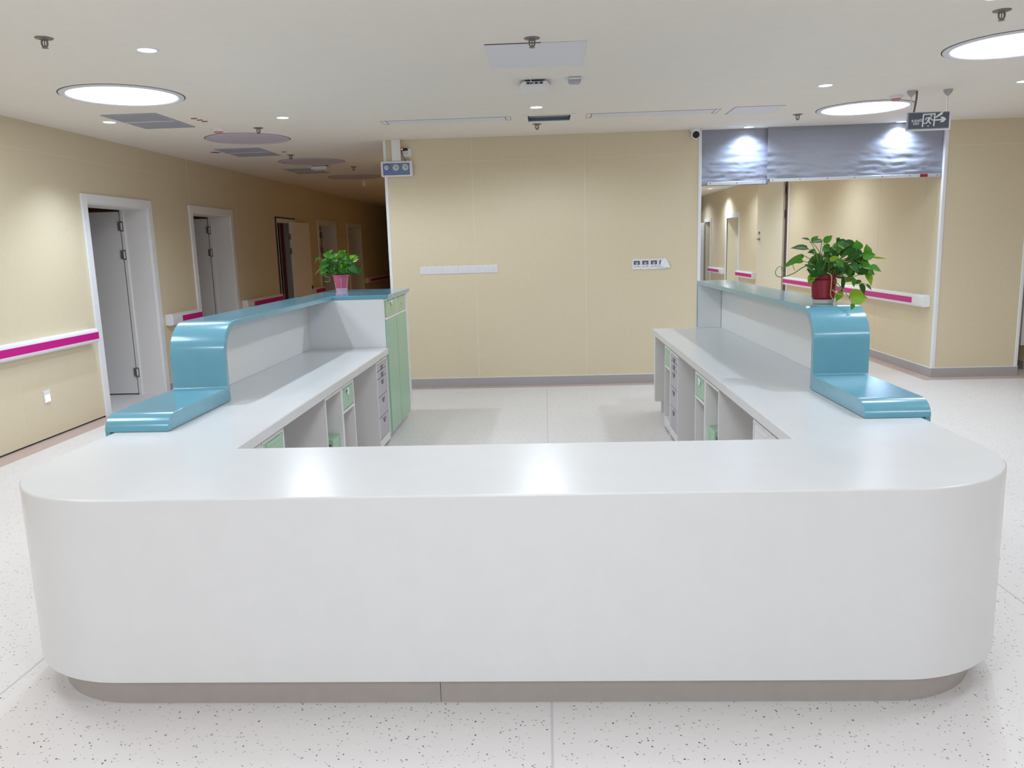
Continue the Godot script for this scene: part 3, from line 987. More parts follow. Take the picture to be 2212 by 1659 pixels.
func near_cabinet(s: float, xf: float, xb: float, z0: float, z1: float, m: Material, label: String, where: String) -> void:
	var o := thing("drawer_unit", label, "cabinet", V((xf + xb) / 2, 0, (z0 + z1) / 2), where)
	carcass(o, s, xf, xb, z0, z1, 0.09, 0.715, [0.535])
	front(o, "drawer", s, xf, z0 - 0.02, z1 + 0.02, 0.556, 0.695, m, true)
	front(o, "door", s, xf, z0 - 0.02, z1 + 0.02, 0.11, 0.53, M.lilac, false)

func key_bag(x: float, y: float, z: float, s: float, label: String) -> void:
	var o := thing("key_bag", label, "bag", V(x, y, z), "small clear bags taped to the drawers")
	var rows := []
	var r := RandomNumberGenerator.new()
	r.seed = int(absf(x * 1000.0 + z * 70.0))
	for side in [0.0]:
		for i in 5:
			var row := []
			for j in 5:
				row.append(V(s * (0.003 + r.randf() * 0.008), (0.5 - i / 4.0) * 0.045, (j / 4.0 - 0.5) * 0.06 * (1.0 - 0.1 * i)))
			rows.append(row)
	part("sheet", MB.new().grid(rows, V(s, 0, 0)), M.paper, o)

func cabinets() -> void:
	var LF := -1.33
	var LB := -1.93
	var wl := "cabinets under the left arm of the counter"
	near_cabinet(1, LF, LB, -3.2, -3.5, M.white, "white drawer unit nearest the front under the left arm", wl)
	near_cabinet(1, LF, LB, -3.505, -3.815, M.green, "green fronted drawer unit near the front under the left arm", wl)
	open_cabinet(1, LF, LB, -4.57, -4.955, "open shelf cabinet with a green tray under the left arm", wl)
	niche_cabinet(1, LF, LB, -4.96, -5.28, "cabinet with one green drawer over an open niche under the left arm", wl)
	drawer_cabinet(1, LF, LB, -6.02, -6.42, "lilac grey five drawer cabinet beside the tall green cupboard", wl)
	var RF := 1.0
	var RB := 1.57
	var wr := "cabinets under the right arm of the counter"
	near_cabinet(-1, RF, RB, -3.2, -3.5, M.white, "white drawer unit nearest the front under the right arm", wr)
	near_cabinet(-1, RF, RB, -3.505, -3.82, M.white, "white drawer unit partly showing below the right worktop edge", wr)
	open_cabinet(-1, RF, RB, -4.59, -4.99, "open shelf cabinet with a green tray under the right arm", wr)
	niche_cabinet(-1, RF, RB, -5.0, -5.33, "green drawer and open niche beside the right arm's open shelf cabinet", wr)
	drawer_cabinet(-1, RF, RB, -6.04, -6.41, "lilac grey five drawer cabinet under the right arm", wr)
	niche_cabinet(-1, RF, RB, -6.42, -6.72, "green drawer and open niche at the far end of the right arm", wr)
	var e := thing("end_panel", "grey end panel closing the far end of the right arm", "panel", V(1.3, 0, -7.35))
	part("board", wb(e).box(V(1.0, 0.105, -7.36), V(1.58, TOP - 0.052, -7.33), 0.002), M.carcass, e)
	part("board", wb(e).box(V(1.0, 0.105, -7.4), V(1.58, TOP - 0.052, -7.37), 0.002), M.carcass_edge, e)
	part("foot", wb(e).box(V(1.06, 0.0, -7.36), V(1.58, 0.105, -7.345), 0.001), M.carcass, e)

	# tall cupboard at the back of the left arm
	var t := thing("tall_cupboard", "tall cupboard with pale green doors and drawers at the left arm's end", "cupboard", V(-1.66, 0, -6.9))
	part("body", wb(t).box(V(-1.965, 0.055, -7.36), V(-1.326, LEDGE - 0.033, -6.442), 0.003), M.white, t)
	part("foot", wb(t).box(V(-1.95, 0.0, -7.3), V(-1.37, 0.055, -6.46), 0.001), M.carcass, t)
	front(t, "drawer", 1, -1.31, -6.462, -6.878, 1.032, 1.166, M.greygreen, true, false, "pale green drawer")
	front(t, "drawer", 1, -1.31, -6.898, -7.335, 1.032, 1.166, M.greygreen, true, false, "pale green drawer")
	front(t, "door", 1, -1.31, -6.452, -6.868, 0.062, 1.008, M.green, false, false, "pale green door")
	front(t, "door", 1, -1.31, -6.884, -7.345, 0.062, 1.008, M.green, false, false, "pale green door")
	part("rail", wb(t).box(V(-1.326, 1.01, -7.345), V(-1.311, 1.03, -6.452), 0.001).box(V(-1.326, 1.03, -6.897), V(-1.311, 1.168, -6.879), 0.001).box(V(-1.326, 1.168, -7.345), V(-1.311, 1.181, -6.452), 0.001), M.trim, t, "white rails round the drawers")
	part("shadow_gap", wb(t).box(V(-1.325, 0.062, -6.884), V(-1.322, 1.008, -6.868), 0.0), M.lilac_dark, t)
	part("end_panel", wb(t).box(V(-1.965, 0.13, -7.47), V(-1.312, LEDGE - 0.033, -7.362), 0.003), M.white, t, "white end panel")
	key_bag(-1.31, 1.137, -6.66, 1, "crumpled clear bag on the left drawer of the tall cupboard")
	key_bag(-1.33, 0.665, -5.11, 1, "crumpled clear bag on the left arm's single green drawer")
	key_bag(1.0, 0.665, -5.17, -1, "crumpled clear bag on the right arm's nearer green drawer")

# ------------------------------------------------------------------ things on the walls
func wall_fittings() -> void:
	var zb := BACK_WALL
	# row of ten switch plates
	var x := -1.41
	for k in 10:
		var label := "white switch plate, "
		label += ["leftmost of the row", "second from the left in the row", "third from the left in the row", "fourth from the left in the row", "fifth from the left in the row", "fifth from the right in the row", "fourth from the right in the row", "third from the right in the row", "second from the right in the row", "rightmost of the row"][k]
		var o := thing("light_switch", label + " on the back wall", "switch", V(x + 0.0435, 1.335, zb), "row of white switch plates on the back wall")
		part("plate", MB.new().box(V(-0.0427, -0.043, 0), V(0.0427, 0.043, 0.009), 0.002), M.trim, o)
		var n := 1 + k % 2
		for i in n:
			var w := 0.066 / n
			part("rocker", MB.new().box(V(-0.033 + i * w + 0.0008, -0.033, 0.008), V(-0.033 + (i + 1) * w - 0.0008, 0.033, 0.0115), 0.001), M.pale, o)
		x += 0.0872
	# four sockets on the right
	x = 0.966
	for k in 4:
		var lab: String = ["leftmost of the four sockets, with a pale insert in its dark window", "second of the four sockets on the back wall", "third of the four sockets on the back wall", "rightmost of the four sockets, with a white paper slip hanging over it"][k]
		var o := thing("wall_socket", lab, "socket", V(x + 0.047, 1.338, zb), "row of sockets on the back wall")
		part("plate", MB.new().box(V(-0.0462, -0.056, 0), V(0.0462, 0.056, 0.01), 0.002), M.trim, o)
		part("window", MB.new().box(V(-0.032, -0.005, 0.0095), V(0.036, 0.04, 0.012), 0.001), M.screen, o)
		part("insert", MB.new().box(V(-0.012, -0.003, 0.0115), V(0.016, 0.026, 0.015), 0.002), M.vent, o)
		var holes := MB.new()
		for h in [V(-0.026, -0.026, 0), V(-0.012, -0.029, 0), V(0.006, -0.024, 0), V(0.02, -0.019, 0), V(0.028, -0.028, 0)]:
			holes.box(h + V(-0.0035, -0.004, 0.009), h + V(0.0035, 0.004, 0.0105), 0.0)
		part("pin_holes", holes, M.dark, o)
		x += 0.0945
	var pp := thing("paper_slip", "crumpled white paper slip hanging over the rightmost socket", "paper", V(1.315, 1.33, zb + 0.011))
	var rows := []
	for i in 8:
		var row := []
		var w := lerpf(0.012, 0.056, sqrt(i / 7.0))
		for j in 7:
			var u := j / 6.0 * 2.0 - 1.0
			row.append(V(u * w + 0.012 * i / 7.0, 0.07 - i * 0.0145 - 0.008 * u * i / 7.0, 0.008 + 0.006 * sin(u * 5.0 + i) + 0.006 * i / 7.0))
		rows.append(row)
	part("sheet", MB.new().grid(rows, V(0, 0, 1)), M.paper, pp)

	# emergency light, trunking, adapter
	var em := thing("emergency_light", "white twin emergency light with a blue grey face on the back wall", "emergency light", V(-1.608, 2.448, zb))
	part("housing", MB.new().box(V(-0.172, -0.08, 0), V(0.172, 0.082, 0.06), 0.006), M.trim, em)
	part("face", MB.new().box(V(-0.15, -0.066, 0.059), V(0.146, 0.062, 0.063), 0.001), M.emergency, em)
	for k in 3:
		var c := V([-0.107, -0.006, 0.098][k], 0.015, 0.062)
		var lampn := part("lamp_ring", MB.new().lathe([Vector2(0.034, 0.0), Vector2(0.034, 0.006), Vector2(0.028, 0.008)], c, 24, Basis(V(1, 0, 0), PI / 2)), M.emergency_blue if k == 0 else M.pale, em)
		part("lens", MB.new().lathe([Vector2(0.029, 0.005), Vector2(0.02, 0.014), Vector2(0.0, 0.018)], c, 24, Basis(V(1, 0, 0), PI / 2), true), M.lens, lampn)
		part("bulb", MB.new().box(c + V(0.002, -0.012, 0.014), c + V(0.012, 0.004, 0.022), 0.002), M.hinge, lampn)
	part("label_strip", MB.new().box(V(-0.13, -0.042, 0.062), V(-0.085, -0.036, 0.0635), 0.0), M.emergency_blue, em)
	var tr := thing("cable_trunking", "short white cable trunking from the ceiling down to the emergency light", "trunking", V(-1.607, 2.531, zb))
	part("cover", MB.new().box(V(-0.05, 0, 0), V(0.05, CEIL - 2.531, 0.045), 0.004), M.trim, tr)
	var so := thing("power_outlet", "white outlet plate above the emergency light's right end", "socket", V(-1.493, 2.62, zb))
	part("plate", MB.new().box(V(-0.043, -0.043, 0), V(0.043, 0.043, 0.009), 0.002), M.trim, so)
	part("pin_holes", MB.new().box(V(-0.012, -0.015, 0.008), V(-0.008, -0.003, 0.0095), 0.0).box(V(0.006, -0.012, 0.008), V(0.01, 0.0, 0.0095), 0.0), M.dark, so)
	var pl := thing("plug_adapter", "small black plug adapter with a glowing red light above the emergency lamp", "plug", V(-1.515, 2.655, zb + 0.009))
	part("body", MB.new().box(V(-0.03, -0.013, 0.0), V(0.034, 0.013, 0.035), 0.004), M.black, pl)
	part("indicator", MB.new().lathe([Vector2(0.006, 0.0), Vector2(0.004, 0.004), Vector2(0.0, 0.005)], V(-0.022, 0.0, 0.035), 12, Basis(V(1, 0, 0), PI / 2)), M.led, pl, "glowing red indicator")
	var cb := thing("power_cable", "grey looped cable running from the adapter to the emergency light", "cable", V(-1.54, 2.62, zb + 0.02))
	part("cable", MB.new().tube([V(0.0, 0.03, 0.02), V(-0.008, 0.01, 0.03), V(0.004, -0.03, 0.03), V(0.022, -0.065, 0.02), V(0.03, -0.09, 0.01)], 0.005).tube([V(0.03, -0.09, 0.01), V(0.055, -0.06, 0.02), V(0.065, -0.065, 0.02), V(0.07, -0.09, 0.015)], 0.003), M.cable, cb)

	# camera under the ceiling
	var ca := thing("security_camera", "small white security camera with a black lens beside the smoke curtain", "camera", V(1.63, CEIL, zb + 0.07))
	part("mount", MB.new().lathe([Vector2(0.0, -0.03), Vector2(0.045, -0.03), Vector2(0.052, -0.02), Vector2(0.052, 0.0)], Vector3.ZERO, 28), M.trim, ca)
	var look := Basis(V(1, 0, 0), PI / 2 + 0.25)
	part("ball", MB.new().lathe([Vector2(0.0, -0.045), Vector2(0.03, -0.036), Vector2(0.046, -0.008), Vector2(0.047, 0.012), Vector2(0.04, 0.032), Vector2(0.035, 0.034)], V(0.004, -0.06, 0.01), 28, look, true), M.trim, ca)
	part("lens", MB.new().lathe([Vector2(0.037, 0.034), Vector2(0.028, 0.037), Vector2(0.0, 0.042)], V(0.004, -0.06, 0.01), 24, look, true), M.black, ca)

	# foot light on the left wall
	var nl := thing("foot_light", "small white glowing foot light low on the left wall", "wall light", V(LEFT_WALL, 0.38, -6.725))
	part("plate", MB.new().box(V(0, -0.055, -0.043), V(0.01, 0.055, 0.043), 0.002), M.trim, nl)
	part("lit_window", MB.new().box(V(0.009, -0.043, -0.033), V(0.013, 0.014, 0.033), 0.001), M.night, nl, "glowing window")
	var l := AreaLight3D.new()
	l.name = "light"
	l.area_size = Vector2(0.06, 0.05)
	l.light_energy = 0.006
	l.area_range = 20.0
	l.area_attenuation = 2.0
	l.shadow_enabled = true
	nl.add_child(l)
	l.position = V(0.02, -0.015, 0)
	l.rotation = Vector3(0, -PI / 2, 0)

# ------------------------------------------------------------------ things on the ceiling
func sprinkler(x: float, z: float, label: String) -> void:
	var o := thing("sprinkler", label, "sprinkler", V(x, CEIL, z), "ceiling sprinklers")
	o.scale = V(1.3, 1.1, 1.3)
	part("escutcheon", MB.new().lathe([Vector2(0.036, 0.0), Vector2(0.035, -0.003), Vector2(0.018, -0.009), Vector2(0.0, -0.009)], Vector3.ZERO, 24), M.hinge, o)
	var m := MB.new()
	for s in [-1, 1]:
		m.tube([V(0.009 * s, -0.008, 0), V(0.0125 * s, -0.02, 0), V(0.011 * s, -0.034, 0), V(0.002 * s, -0.046, 0)], 0.004, -1.0, 6)
	m.tube([V(0, -0.008, 0), V(0, -0.044, 0)], 0.0025, -1.0, 6)
	part("frame", m, M.hinge, o)
	part("deflector", MB.new().lathe([Vector2(0.0, -0.046), Vector2(0.013, -0.046), Vector2(0.013, -0.048), Vector2(0.0, -0.049)], Vector3.ZERO, 16), M.hinge, o)

func vent(x0: float, x1: float, z0: float, z1: float, label: String) -> void:
	var o := thing("air_vent", label, "air vent", V((x0 + x1) / 2, CEIL, (z0 + z1) / 2), "grey ceiling air vents")
	var f := wb(o)
	var y := CEIL
	f.box(V(x0, y - 0.008, z1), V(x0 + 0.02, y, z0), 0.001)
	f.box(V(x1 - 0.02, y - 0.008, z1), V(x1, y, z0), 0.001)
	f.box(V(x0 + 0.02, y - 0.008, z0 - 0.02), V(x1 - 0.02, y, z0), 0.001)
	f.box(V(x0 + 0.02, y - 0.008, z1), V(x1 - 0.02, y, z1 + 0.02), 0.001)
	part("frame", f, M.vent, o)
	part("crossbar", wb(o).box(V(x0 + 0.02, y - 0.009, (z0 + z1) / 2 - 0.009), V(x1 - 0.02, y, (z0 + z1) / 2 + 0.009), 0.001), M.pale, o, "pale crossbar")
	var s := wb(o)
	var zz := z0 - 0.03
	while zz > z1 + 0.025:
		if absf(zz - (z0 + z1) / 2) > 0.014:
			s.box(V(x0 + 0.02, y - 0.006, zz - 0.0045), V(x1 - 0.02, y - 0.001, zz + 0.0045), 0.0)
		zz -= 0.013
	part("louvres", s, M.vent, o).set_meta("kind", "stuff")
	part("backing", wb(o).box(V(x0 + 0.02, y - 0.001, z1 + 0.02), V(x1 - 0.02, y, z0 - 0.02), 0.0), M.lilac_dark, o)

func flush_panel(called: String, category: String, x0: float, x1: float, z0: float, z1: float, label: String, double_end := false, group := "") -> void:
	var o := thing(called, label, category, V((x0 + x1) / 2, CEIL, (z0 + z1) / 2), group)
	var y := CEIL
	var g := wb(o)
	var w := 0.004
	g.box(V(x0, y - 0.0015, z0 - w), V(x1, y, z0), 0.0)
	g.box(V(x0, y - 0.0015, z1), V(x1, y, z1 + w), 0.0)
	g.box(V(x0, y - 0.0015, z1), V(x0 + w, y, z0), 0.0)
	g.box(V(x1 - w, y - 0.0015, z1), V(x1, y, z0), 0.0)
	if double_end:
		g.box(V(x0 + 0.045, y - 0.004, z1), V(x0 + 0.05, y, z0), 0.0)
		g.box(V(x1 - 0.05, y - 0.004, z1), V(x1 - 0.045, y, z0), 0.0)
	part("gap", g, M.hinge, o)
	var e := 0.052 if double_end else 0.0055
	part("panel", wb(o).box(V(x0 + e, y - 0.004, z1 + 0.006), V(x1 - e, y, z0 - 0.006), 0.001), M.pale, o)

func ceiling_fittings() -> void:
	sprinkler(-2.683, -4.43, "sprinkler head at the far left, nearest the camera")
	sprinkler(-0.05, -4.85, "sprinkler head in the middle beside the square white panel")
	sprinkler(-0.053, -8.15, "sprinkler head between the dark slot and the back wall")
	sprinkler(2.497, -4.67, "sprinkler head at the top right corner above the round light")
	sprinkler(2.48, -8.13, "sprinkler head before the smoke curtain, left of the round light")
	sprinkler(-2.712, -7.76, "sprinkler head beside the nearest unlit round light")
	sprinkler(-3.097, -9.94, "sprinkler head hanging before the second unlit round light")
	sprinkler(-2.71, -11.57, "small sprinkler head deep in the dark left corridor")
	vent(-3.7, -3.23, -6.77, -7.545, "grey air vent nearest the camera, beside the downlight at the left wall")
	vent(-3.73, -3.22, -9.15, -9.92, "grey air vent between the first two unlit round lights")
	vent(-3.72, -3.25, -11.55, -12.28, "farthest grey air vent, deep in the dark left corridor")
	var sp := thing("ceiling_panel", "square unlit white panel in the ceiling above the middle of the counter", "ceiling panel", V(-0.03, CEIL, -5.28))
	part("frame", wb(sp).box(V(-0.335, CEIL - 0.005, -5.6), V(0.276, CEIL, -4.955), 0.002), M.pale, sp)
	part("gap", wb(sp).box(V(-0.335, CEIL - 0.004, -4.957), V(0.0, CEIL, -4.95), 0.0), M.brown, sp, "dark gap along the near edge")
	part("diffuser", wb(sp).box(V(-0.315, CEIL - 0.0065, -5.58), V(0.256, CEIL - 0.004, -4.975), 0.001), M.pale, sp)
	flush_panel("air_slot", "air vent", -1.51, -0.295, -7.63, -7.83, "long closed white air slot left of the dark open slot", true, "long white air slots before the back wall")
	flush_panel("air_slot", "air vent", 0.41, 1.64, -7.63, -7.87, "long closed white air slot right of the dark open slot", true, "long white air slots before the back wall")
	flush_panel("access_hatch", "hatch", 1.745, 2.195, -7.55, -7.975, "small square access hatch at the right end of the white slots")
	# open slot
	var os := thing("open_slot", "open dark slot in the ceiling between the two white air slots", "air vent", V(0.06, CEIL, -7.8))
	var d := wb(os)
	d.box(V(-0.16, CEIL + 0.12, -8.0), V(0.29, CEIL + 0.5, -7.97), 0.0)
	d.box(V(-0.16, CEIL + 0.12, -7.63), V(0.29, CEIL + 0.5, -7.6), 0.0)
	d.box(V(-0.16, CEIL + 0.12, -7.97), V(-0.135, CEIL + 0.5, -7.63), 0.0)
	d.box(V(0.262, CEIL + 0.12, -7.97), V(0.29, CEIL + 0.5, -7.63), 0.0)
	d.box(V(-0.16, CEIL + 0.5, -8.0), V(0.29, CEIL + 0.53, -7.6), 0.0)
	part("duct", d, M.black, os)
	part("lining", wb(os).box(V(-0.134, CEIL + 0.002, -7.635), V(0.261, CEIL + 0.119, -7.632), 0.0).box(V(-0.134, CEIL + 0.002, -7.968), V(-0.131, CEIL + 0.119, -7.635), 0.0).box(V(0.258, CEIL + 0.002, -7.968), V(0.261, CEIL + 0.119, -7.635), 0.0), M.black, os)
	part("back_plate", wb(os).box(V(-0.13, CEIL + 0.002, -7.967), V(0.257, CEIL + 0.027, -7.962), 0.0), M.emergency, os, "blue grey metal plate inside")
	var fr := wb(os)
	fr.box(V(-0.185, CEIL - 0.004, -8.01), V(-0.135, CEIL, -7.59), 0.001)
	fr.box(V(0.262, CEIL - 0.004, -8.01), V(0.31, CEIL, -7.59), 0.001)
	fr.box(V(-0.135, CEIL - 0.004, -8.01), V(0.262, CEIL, -7.97), 0.001)
	fr.box(V(-0.135, CEIL - 0.004, -7.63), V(0.262, CEIL, -7.59), 0.001)
	part("frame", fr, M.ceiling, os)

	# access point
	var ap := thing("wireless_router", "white box router hanging under the ceiling with ports facing the camera", "router", V(-0.05, CEIL, -6.0))
	var tilt := Basis(V(1, 0, 0), 0.06)
	part("housing", MB.new().prism(PackedVector2Array([Vector2(-0.085, -0.012), Vector2(0.085, -0.012), Vector2(0.115, -0.045), Vector2(0.105, -0.058), Vector2(-0.105, -0.058), Vector2(-0.115, -0.045)]), -0.24, 0.0, tilt, 0.004), M.trim, ap)
	part("bracket", MB.new().box(V(-0.07, -0.014, -0.14), V(0.07, 0.0, -0.03), 0.001), M.dark, ap)
	part("port_strip", MB.new().box(V(-0.062, -0.034, -0.002), V(0.062, -0.013, 0.003), 0.001), M.vent, ap)
	var ports := MB.new()
	for q in [-0.046, -0.024, 0.012, 0.048]:
		ports.box(V(q - 0.008, -0.032, 0.002), V(q + 0.008, -0.02, 0.004), 0.0)
	part("ports", ports, M.black, ap)
	part("cable", MB.new().tube([V(-0.024, -0.025, 0.004), V(-0.026, -0.012, 0.02), V(-0.034, 0.0, 0.014)], 0.003, -1.0, 6), M.trim, ap)
	var se := thing("ceiling_sensor", "small grey rounded sensor beside the white router", "sensor", V(0.238, CEIL, -6.01))
	part("body", MB.new().prism(PackedVector2Array([Vector2(-0.045, 0.0), Vector2(0.045, 0.0), Vector2(0.046, -0.022), Vector2(0.034, -0.038), Vector2(-0.03, -0.038), Vector2(-0.045, -0.026)]), -0.05, 0.05, Basis(), 0.006), M.vent, se)
	part("rim", MB.new().box(V(-0.043, -0.018, 0.046), V(0.043, -0.004, 0.052), 0.003), M.trim, se)
	for q in [[-3.093, -7.74, "smoke detector beside the nearest unlit round light on the left"], [3.047, -7.27, "smoke detector before the lit round light by the exit sign"]]:
		var sd := thing("smoke_detector", q[2], "smoke detector", V(q[0], CEIL, q[1]), "white smoke detectors")
		part("base", MB.new().lathe([Vector2(0.055, 0.0), Vector2(0.055, -0.018), Vector2(0.05, -0.024), Vector2(0.0, -0.024)], Vector3.ZERO, 28), M.trim, sd)
		part("chamber", MB.new().lathe([Vector2(0.045, -0.024), Vector2(0.03, -0.042), Vector2(0.024, -0.044), Vector2(0.0, -0.044)], Vector3.ZERO, 28), M.red, sd, "reddish dust cover")
	for q in [[-3.045, -7.10, "nearest of the three rust red marks beside the air vent"], [-3.033, -7.19, "middle of the three rust red marks beside the air vent"], [-3.024, -7.27, "farthest of the three rust red marks beside the air vent"], [-3.07, -9.61, "lone rust red mark beside the second air vent"]]:
		var rm := thing("red_clip", q[2], "clip", V(q[0], CEIL, q[1]), "rust red clips on the ceiling")
		part("clip", MB.new().box(V(-0.025, -0.006, -0.012), V(0.025, 0, 0.012), 0.002), M.rust, rm)
	var bx := thing("ceiling_box", "white box hanging under the dark corridor ceiling by the third vent", "ceiling box", V(-3.1, CEIL, -11.25))
	part("body", MB.new().box(V(-0.11, -0.06, -0.1), V(0.11, -0.015, 0.1), 0.006), M.trim, bx)
	part("bracket", MB.new().box(V(-0.09, -0.015, -0.08), V(0.09, 0, 0.08), 0.001), M.dark, bx)
	var hs := thing("corridor_fitting", "small white fitting hanging deep in the dark left corridor", "fitting", V(-3.07, CEIL, -13.8))
	part("body", MB.new().lathe([Vector2(0.03, 0.0), Vector2(0.034, -0.04), Vector2(0.026, -0.1), Vector2(0.0, -0.105)], Vector3.ZERO, 16), M.trim, hs)

# ------------------------------------------------------------------ smoke curtain
func curtain_sheet(o: Node3D, x0: float, x1: float, y0: float, y1: float, z: float, seed_: int) -> void:
	var f := FastNoiseLite.new()
	f.seed = seed_
	f.frequency = 1.0
	f.fractal_octaves = 3
	var rows := []
	var back := []
	var ny := 40
	var nx := int((x1 - x0) / 0.018)
	for i in ny + 1:
		var row := []
		var rb := []
		var v := float(i) / ny
		var y := lerpf(y1, y0, v)
		for j in nx + 1:
			var u := float(j) / nx
			var x := lerpf(x0, x1, u)
			var amp := 0.003 + 0.007 * pow(v, 1.6)
			var hang := sin(v * PI)
			var d := amp * (1.4 * f.get_noise_2d(x * 2.2, y * 16.0) + 0.5 * f.get_noise_2d(x * 7.0, y * 26.0)) + 0.008 * hang * f.get_noise_2d(x * 1.3 + 9.0, y * 3.0)
			row.append(V(x, y, z + d))
			rb.append(V(x, y, z + d - 0.002))
		rows.append(row)
		back.append(rb)
	part("fabric", wb(o).grid(rows, V(0, 0, 1)).grid(back, V(0, 0, -1)), M.curtain, o)

func batten(o: Node3D, x0: float, x1: float, y: float, z: float) -> void:
	var b := part("batten", wb(o).box(V(x0, y - 0.017, z), V(x1, y + 0.017, z + 0.012), 0.002), M.alu, o, "silver bottom bar with screws")
	var n := maxi(2, int((x1 - x0) / 0.3))
	for i in n + 1:
		var x := lerpf(x0 + 0.03, x1 - 0.03, float(i) / n)
		part("screw", wb(o).lathe([Vector2(0.0, 0.003), Vector2(0.006, 0.002), Vector2(0.007, 0.0)], V(x, y + 0.002, z + 0.012), 10, Basis(V(1, 0, 0), PI / 2)), M.hinge, b)

func curtains() -> void:
	var a := thing("smoke_curtain", "narrow left sheet of the wrinkled grey smoke curtain above the opening", "curtain", V(2.08, 2.17, -8.97), "grey smoke curtain sheets")
	curtain_sheet(a, 1.722, 2.45, 2.165, CEIL - 0.002, -9.01, 3)
	batten(a, 1.79, 2.42, 2.188, -8.99)
	var b := thing("smoke_curtain", "wide right sheet of the wrinkled grey smoke curtain above the opening", "curtain", V(3.36, 2.17, -8.95), "grey smoke curtain sheets")
	curtain_sheet(b, 2.425, 4.28, 2.185, CEIL - 0.002, -8.957, 8)
	batten(b, 2.45, 4.255, 2.2, -8.943)
	var tb := thing("red_tag", "small red tag on the right end of the curtain's bottom bar", "tag", V(4.08, 2.2, -8.933))
	part("tag", MB.new().box(V(-0.04, -0.016, 0), V(0.04, 0.016, 0.006), 0.001), M.pipe, tb)

# ------------------------------------------------------------------ exit sign
var stroke_lift := 0.0

func stroke(m: MB, p0: Vector2, p1: Vector2, w: float, z: float, h := 0.002) -> void:
	var d := p1 - p0
	var c := (p0 + p1) / 2
	var turn := Basis(V(0, 0, 1), d.angle())
	stroke_lift = fmod(stroke_lift + 0.00013, 0.0011)
	h += stroke_lift
	m.box(V(c.x - d.length() / 2, c.y - w / 2, z), V(c.x + d.length() / 2, c.y + w / 2, z + h), 0.0, turn)

